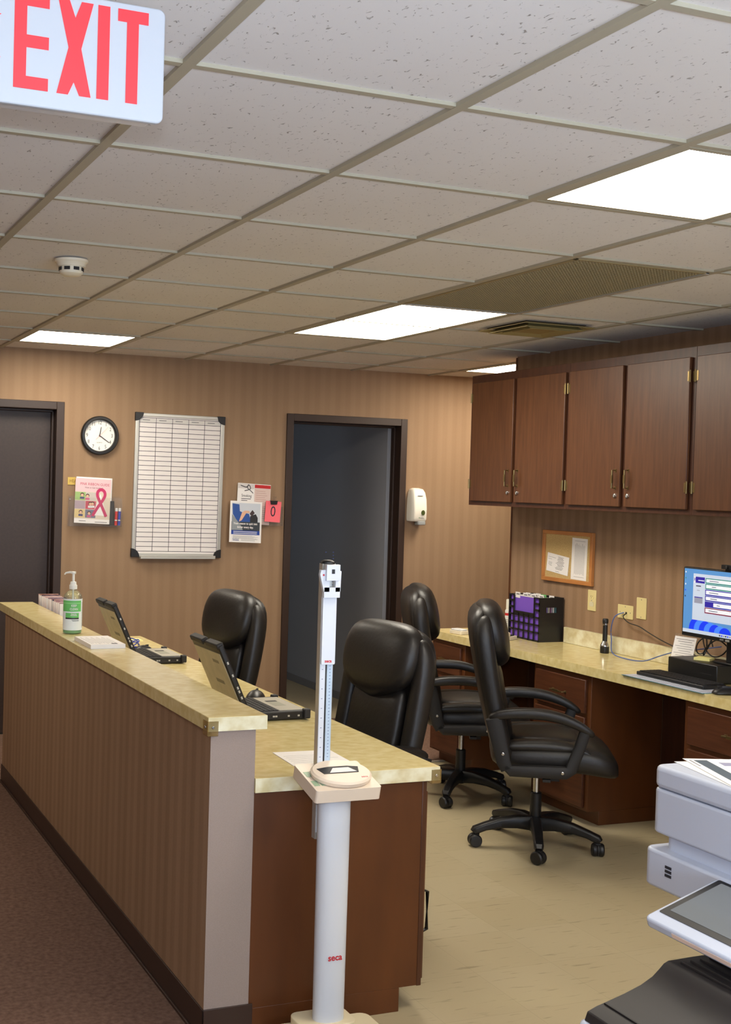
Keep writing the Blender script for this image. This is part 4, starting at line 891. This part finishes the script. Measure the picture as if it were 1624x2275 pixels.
# left literature holder
def holder_box(x, z0_, w_, h_, d_, label):
    t = thing('literature_holder', label, 'brochure holder', (x, YB, z0_))
    k = MB(); k.M = F0; k.box(-w_/2, w_/2, 0, .003, .002, d_, acr); k.box(-w_/2, w_/2, .003, h_, d_-.003, d_, acr); k.box(-w_/2, -w_/2+.003, .003, h_, .002, d_-.003, acr); k.box(w_/2-.003, w_/2, .003, h_, .002, d_-.003, acr); k.box(-w_/2, w_/2, .003, h_*1.05, .0005, .003, acr); k.build('pocket', t, smooth=False)
    k = MB(); k.M = F0; k.lathe([(.005, .003), (.004, .006)], chrome, (-w_/2+.012, h_*.93, 0), 10); k.build('screw', t)
    return t
holder_box(1.232, 1.335, .345, .185, .05, 'clear plastic wall holder with a pink guide booklet and markers')
def f_guide(k):
    w_, h_ = .232, .285
    pk_ = mat('guide_pink', (234, 190, 194), .5); k.box(-w_/2, w_/2, h_/2-.085, h_/2, .006, .0064, pk_)
    k.box(-w_/2, w_/2, -h_/2+.028, h_/2-.085, .006, .0064, mat('guide_tan', (214, 200, 180), .5))
    cols = [(150, 180, 110), (196, 186, 178), (170, 150, 160), (190, 70, 90), (214, 190, 130), (110, 110, 130)]
    for q in range(6):
        r_, c2 = divmod(q, 2); k.box(-w_/2+c2*.07, -w_/2+c2*.07+.068, h_/2-.14-r_*.055, h_/2-.088-r_*.055, .0064, .0066, mat('gp%d' % q, cols[q], .5))
    for q, (u, v) in enumerate(((-.07, .035), (-.035, .03), (-.015, -.02), (-.075, -.075), (-.02, -.08), (.0, -.018))):
        k.lathe([(.0125, .0066), (.0125, .0068)], mat('hair_brown', (70, 48, 40), .6), (u, v+.003, 0), 14); k.lathe([(.009, .0069), (.009, .0071)], mat('skin_tone', (222, 176, 146), .6), (u, v, 0), 14); k.box(u-.014, u+.014, v-.024, v-.011, .0066, .0069, mat('cloth_%d' % (q % 3), [(60, 60, 110), (200, 90, 130), (230, 230, 230)][q % 3], .6))
    k.add([(.0, -.09, .0071), (.095, -.09, .0071), (.05, .05, .0071)], [(0, 1, 2)], paper)
    rm = mat('ribbon', (190, 34, 92), .45); k.M = Matrix.Identity(4)
    loop = [(.002, -.095), (.03, -.045), (.06, .0), (.078, .035), (.076, .06), (.062, .074), (.045, .074), (.031, .06), (.03, .035), (.046, .0), (.068, -.045), (.092, -.095)]
    sp = smooth_path([(a_, b_, 0) for a_, b_ in loop], 6); vs = []; fs = []
    for i, p in enumerate(sp):
        tdir = (sp[min(i+1, len(sp)-1)]-sp[max(i-1, 0)]).normalized(); nn = Vector((-tdir.y, tdir.x, 0))*.0095; zz = .0074+.00002*i
        vs += [(p.x+nn.x, p.y+nn.y, zz), (p.x-nn.x, p.y-nn.y, zz)]
        if i: fs.append((2*i-2, 2*i-1, 2*i+1, 2*i))
    k.add(vs, fs, rm)
    k.M = Matrix.Translation((.01, h_/2-.036, .0066)); k.text('PINK RIBBON GUIDE', .0235, mat('guide_red', (176, 60, 84), .5), sx=.88); k.M = Matrix.Translation((.005, h_/2-.058, .0066)); k.text('How to Get Involved', .015, ink, sx=.9)
    k.M = Matrix.Identity(4); k.box(-w_/2, w_/2, -h_/2, -h_/2+.028, .006, .0066, paper); k.box(-.085, -.04, -h_/2+.012, -h_/2+.016, .0066, .0069, inkg); k.box(.02, .1, -h_/2+.008, -h_/2+.012, .0066, .0069, inkg)
def booklet(name, x, z, w_, h_, rot, off, th_, label, fn, mt=paper, group=None):
    k = MB(); k.box(-w_/2, w_/2, -h_/2, h_/2, .006-th_, .006, mt); fn(k)
    o = k.build(name, smooth=False); o.matrix_world = BW(x, z) @ Matrix.Translation((0, 0, off)) @ Matrix.Rotation(rot, 4, 'Z') @ Matrix.Rotation(-.05, 4, 'X'); tag(o, label, 'booklet', group); return o
booklet('booklet', 1.212, 1.497, .232, .285, -.035, .030, .004, 'pink ribbon guide booklet at the front of the wall holder under the clock', f_guide)
booklet('booklet', 1.222, 1.503, .235, .29, -.03, .018, .012, 'white booklets stacked behind the pink ribbon guide', lambda k: None)
def f_heart(k): k.M = Matrix.Translation((-.012, 0, .0068)); k.text('HEART', .034, mat('plaque_ink', (130, 90, 30), .5), sx=.8)
k = MB(); k.box(-.07, .03, -.024, .024, .0, .003, mat('plaque_gold', (212, 178, 88), .35, metal=.5)); k.M = Matrix.Translation((-.022, 0, .0032)); k.text('HEART', .03, mat('plaque_ink', (130, 90, 30), .5), sx=.8)
o = k.build('plaque', smooth=False); o.matrix_world = BW(1.125, 1.622) @ Matrix.Translation((0, 0, .001)); tag(o, 'small brass coloured plaque half hidden behind the pink booklet', 'plaque')
k = MB(); k.M = Matrix.Rotation(-.03, 4, 'Y'); k.prism(rrect(-.019, .019, -.012, .012, .008), 0, .155, black_m); o = k.build('board_eraser', bevel=.003); o.location = (1.343, YB-.022, 1.345); tag(o, 'black eraser standing in the clear holder beside the pink booklet', 'eraser')
for q, (nm, c_) in enumerate((('red', (206, 44, 36)), ('blue', (40, 60, 170)))):
    t = thing('marker', nm+' dry erase marker standing in the clear wall holder', 'marker', (1.368+q*.022, YB-.034+.004*q, 1.345)); t.rotation_euler = (0, .04, 0)
    MB().lathe([(.009, 0), (.009, .028)], mat('mk_'+nm, c_, .4), n=16).build('cap', t); MB().lathe([(.0085, .029), (.0085, .036)], white, n=16).lathe([(.0085, .036), (.0085, .09)], mat('mk_'+nm, c_, .4), n=16).lathe([(.0085, .09), (.0085, .108), (.006, .111)], white, n=16).build('barrel', t)
# right holder with smoking leaflets
holder_box(2.40, 1.355, .27, .13, .045, 'clear plastic wall holder with quit smoking leaflets left of the open doorway')
def f_sm(k):
    k.box(-.118, .0, .10, .132, .0062, .0064, mat('leaf_grey', (206, 200, 196), .5))
    k.box(.002, .118, .108, .131, .0062, .0066, mat('leaf_red', (190, 28, 30), .5)); k.box(.002, .118, -.135, .106, .0062, .0065, mat('leaf_pink', (214, 190, 180), .5))
    k.tube(smooth_path([(-.10, .12, .0068), (-.06, .11, .0068), (-.04, .125, .0068), (-.03, .10, .0068), (-.07, .085, .0068)], 5), .0028, ink, 5); k.tube(smooth_path([(-.045, .128, .0068), (-.05, .105, .0068), (-.03, .09, .0068), (-.008, .072, .0068)], 5), .0024, ink, 5)
    k.M = Matrix.Translation((-.055, .052, .0066)); k.text('Smoking', .027, ink, sx=.8); k.M = Matrix.Translation((-.058, .032, .0066)); k.box(-.035, .035, -.002, .002, 0, .0003, ink); k.M = Matrix.Translation((-.07, .02, .0066)); k.box(-.022, .022, -.002, .002, 0, .0003, ink); k.M = Matrix.Identity(4)
    for q in range(14): k.box(.012, .08+(q % 3)*.008, .088-q*.014, .0895-q*.014, .0066, .0068, mat('leaf_ink', (150, 90, 84), .5))
booklet('leaflet', 2.325, 1.500, .238, .27, -.045, .022, .008, 'quit smoking leaflet with red banner at the back of the right wall holder', f_sm)
def f_quit(k):
    w_, h_ = .225, .275
    k.box(-.102, .102, -.058, .125, .0062, .0064, mat('q_grey', (198, 204, 212), .5)); k.box(-.102, .102, -.058, .0, .0064, .0065, mat('q_dark', (52, 58, 66), .5))
    k.prism([(-.10, .12), (-.05, .115), (-.045, .07), (-.02, .06), (.02, .055), (.03, .03), (.03, .0), (-.06, .0), (-.095, .05)], .0066, .0067, mat('q_blue', (36, 78, 150), .5))
    k.prism([(-.05, .0), (-.03, .06), (-.012, .075), (.02, .075), (.03, .062), (-.0, .058), (-.03, .01)], .0068, .0069, mat('skin_tone', (222, 176, 146), .6)); k.prism([(.025, .055), (.045, .082), (.062, .062), (.042, .038)], .0070, .0071, mat('q_scan', (60, 44, 48), .5)); k.prism([(.03, .04), (.07, .055), (.085, .03), (.085, .0), (.03, .0)], .0067, .0068, mat('q_black', (32, 34, 40), .5))
    k.prism([(-.10, .05), (-.03, -.03), (-.02, -.056), (-.10, -.056)], .0067, .0068, mat('q_sleeve', (140, 146, 150), .5))
    k.box(-.102, .102, -.085, -.058, .0064, .0067, mat('q_band', (26, 62, 150), .5))
    for body, y_, sz, mt in (('Your reason to quit gets', -.012, .019, paper), ('bigger every day.', -.036, .019, paper), ('Text and phone help for anyone', -.066, .0095, paper), ('ready. Free program for pregnant women', -.077, .008, paper), ('KanQuit!', -.108-.008, .0135, navy)):
        k.M = Matrix.Translation((-.002 if 'Kan' not in body else -.068, y_, .0072))
        if sz < .012: k.box(-.085, .085, -.002, .002, 0, .0003, mt); continue
        k.text(body, sz, mt, sx=.9, bold=.0004 if sz > .015 else 0)
    k.M = Matrix.Identity(4)
    for q in range(5): k.box(-.09, .05+(q*37 % 5)*.01, -.093-q*.0045, -.0918-q*.0045, .0066, .0068, inkg)
    k.box(-.09, -.045, -.126, -.123, .0066, .0069, navy); k.box(-.03, .09, -.117, -.1155, .0066, .0068, ink); k.box(-.03, .07, -.125, -.1235, .0066, .0068, ink)
booklet('leaflet', 2.258, 1.380, .228, .275, -.03, .055, .003, 'white and blue quit smoking flyer in front of the right wall holder', f_quit)
k = MB(); k.box(-.056, .056, -.07, .07, 0, .003, pinkc); k.M = Matrix.Translation((0, -.002, .0032)); k.text('0', .10, ink, sx=.8)
o = k.build('number_card', smooth=False); o.matrix_world = BW(2.456, 1.452) @ Matrix.Translation((0, 0, .052)) @ Matrix.Rotation(-.06, 4, 'Z'); tag(o, 'pink card with a zero clipped to the right wall holder', 'card')
t = thing('binder_clip', 'black binder clip holding the pink card', 'clip', (2.460, YB-.056, 1.508))
k = MB(); k.M = F0; k.prism([(-.027, .018), (.027, .018), (.022, -.008), (-.022, -.008)], -.012, .006, black); k.build('clamp', t, bevel=.001)
k = MB(); k.M = F0; k.tube([(-.010, .012, .007), (-.014, .04, .010), (-.004, .048, .011), (.0, .012, .007)], .0009, chrome, 6); k.tube([(.006, .012, -.012), (.012, .04, -.014), (.022, .046, -.014), (.016, .012, -.012)], .0009, chrome, 6); k.build('wire_handle', t)
# soap dispenser
t = thing('soap_dispenser', 'white wall mounted sanitizer dispenser right of the open doorway', 'dispenser', (3.567, YB, 1.39))
k = MB(); R = []
dw = mat('dispenser_white', (244, 238, 222), .3)
for z, hw_, d_ in ((.012, .060, .080), (.03, .062, .092), (.10, .062, .098), (.17, .060, .090), (.215, .055, .075), (.24, .045, .055), (.248, .02, .03)):
    R.append([(-hw_, -.001, z), (-hw_, -d_*.55, z), (-hw_*.96, -d_*.8, z), (-hw_*.75, -d_, z), (hw_*.75, -d_, z), (hw_*.96, -d_*.8, z), (hw_, -d_*.55, z), (hw_, -.001, z)])
k.loft(R, dw); k.build('cover', t, bevel=.006)
k = MB(); k.loft([sell((.018, -.101, .075), (1, 0, 0), (0, 0, 1), .014, .018, 2, 24), sell((.018, -.094, .075), (1, 0, 0), (0, 0, 1), .014, .018, 2, 24)], mat('sight_window', (70, 80, 40), .2)); k.build('sight_window', t)
k = MB(); k.prism(rrect(-.015, .05, -.09, -.03, .015), -.012, .014, mat('bar_grey', (150, 152, 150), .4)); k.build('push_bar', t, bevel=.004)
k = MB(); k.M = F0; k.box(-.02, .02, .192, .195, .084, .0905, inkg); k.box(-.012, -.006, .035, .044, .092, .0945, mat('key_green', (150, 172, 140), .5)); k.box(-.002, .025, .040, .0415, .092, .0945, inkg); k.box(-.002, .03, .035, .0365, .092, .0945, inkg); k.build('print', t, smooth=False)
# nail holes / small wall marks skipped

# ================================================================ COPIER AND PRINTER (near right)
cp = mat('copier_white', (196, 202, 216), .35); cpd = mat('copier_shadow_line', (120, 120, 130), .5)
CPX, CY1 = 1.0, .402
t = thing('copier', 'large white office copier at the lower right with sheets on its lid', 'copier', (1.35, 0, 0))
def body(z0_, z1_, x0_, y1_, nm, r_=.025, bev=.008, y0_=-.75, x1_=1.68):
    k = MB(); k.prism(rrect(x0_-1.35, x1_-1.35, y0_, y1_, r_), z0_, z1_, cp); return k.build(nm, t, bevel=bev, seg=3)
body(1.020, 1.066, CPX, CY1, 'platen_lid', bev=.010)
body(.926, 1.0185, CPX, CY1, 'scanner_unit', bev=.005)
body(.885, .927, CPX+.02, CY1-.02, 'recess_band', bev=.002)
lo = body(.815, .893, CPX-.01, CY1+.008, 'upper_tray_unit', bev=.006)
k = MB()
for q in range(3): k.box(CPX-.0112-1.35, CPX-.0098-1.35, .322, .340, .848+q*.0085, .8535+q*.0085, ink)
k.build('vent_mark', lo, smooth=False)
body(.02, .815, CPX+.22, -.02, 'paper_drawer_body', bev=.004)
body(0, .02, CPX+.24, -.04, 'plinth', bev=.002)
# control panel: tilted tablet
ang = math.atan2(.057, .177)
pn = MB(); pn.M = Matrix.Translation((.808-1.35, .19, .836)) @ Matrix.Rotation(-ang, 4, 'Y')
pn.prism(rrect(0, .186, -.34, 0, .014), -.020, 0, cp); panel = pn.build('control_panel', t, bevel=.005, seg=3)
k = MB(); k.M = pn.M; k.prism(rrect(.030, .180, -.31, -.010, .004), .0003, .0012, black); k.build('screen_bezel', panel, smooth=False)
k = MB(); k.M = pn.M; k.prism(rrect(.045, .172, -.295, -.024, .002), .0013, .0018, mat('panel_screen', (92, 96, 98), .12, emit=((.30, .31, .31), .35))); k.build('touch_screen', panel, smooth=False)
k = MB(); k.M = pn.M; k.box(-.0008, .004, -.30, -.075, -.014, -.006, mat('status_strip', (236, 206, 186), .4)); k.build('status_strip', panel, smooth=False)
k = MB(); k.box(.90-1.35, 1.02-1.35, .0, .12, .80, .83, cp); k.build('panel_arm', t, bevel=.004)
# sheets on the lid
def f_inv(k):
    k.box(-.125, .125, .062, .090, .0006, .0009, mat('banner_slate', (74, 88, 100), .5)); k.box(.07, .125, .097, .100, .0006, .0009, inkg)
    k.box(-.12, .06, -.07, .035, .0006, .0009, mat('print_pink', (232, 176, 190), .5)); k.box(.075, .105, .0, .045, .0006, .0009, mat('print_lilac', (150, 150, 176), .5)); k.box(.08, .088, -.06, -.02, .0006, .0009, inkg); k.box(-.10, -.06, .066, .074, .0009, .0011, mat('banner_mark', (120, 130, 190), .5))
for q, (x, y, r_, lab, fn) in enumerate(((1.135, .243, 1.36, 'white sheets lying under the top sheet on the copier lid', lambda k: k.box(-.13, .0, .088, .096, .0006, .0009, ink)), (1.150, .250, 1.234, 'top printed sheet with dark banner and pink panel on the copier lid', f_inv))):
    k = MB(); k.box(-.14, .14, -.108, .108, 0, .0006, paper); fn(k); o = k.build('printed_sheet', smooth=False); o.location = (x, y, 1.0664+.0012*q); o.rotation_euler = (0, 0, r_); tag(o, lab, 'paper')
# printer with dark sloping tray in front
t = thing('printer', 'black topped white printer with curved ribbed tray at the bottom right corner', 'printer', (.9, -.2, 0))
k = MB(); k.M = Matrix.Translation((-.9, .2, 0)); k.prism(rrect(.603, 1.17, -.55, .115, .02), .40, .700, cp); k.build('housing', t, bevel=.006)
k = MB(); k.M = Matrix.Translation((-.9, .2, 0)); k.prism(rrect(.64, 1.16, -.5, .08, .02), 0, .40, mat('stand_grey', (150, 150, 156), .5)); k.build('stand', t, bevel=.004)
prof = [(.614, .700), (.620, .716), (.640, .723), (.657, .727), (.700, .738), (.735, .749), (.760, .761), (.775, .773), (.785, .782), (.795, .786), (.85, .787), (1.10, .787), (1.15, .780), (1.16, .700)]
brn = mat('tray_black', (36, 32, 31), .5)
k = MB(); k.M = Matrix.Translation((-.9, .2, 0)); k.loft([[(x, y, z) for x, z in prof] for y in (.105, .095, -.50, -.52)], brn); tr = k.build('output_tray', t, bevel=.002)
k = MB(); k.M = Matrix.Translation((-.9, .2, 0))
for q in range(8): k.box(.805+q*.022, .809+q*.022, -.48, .085, .786, .791, brn)
k.build('rib', tr, bevel=.001)
k = MB(); k.M = Matrix.Translation((-.9, .2, 0)); k.box(.652, .655, -.5, .10, .7255, .7285, black); k.build('groove', tr, smooth=False)
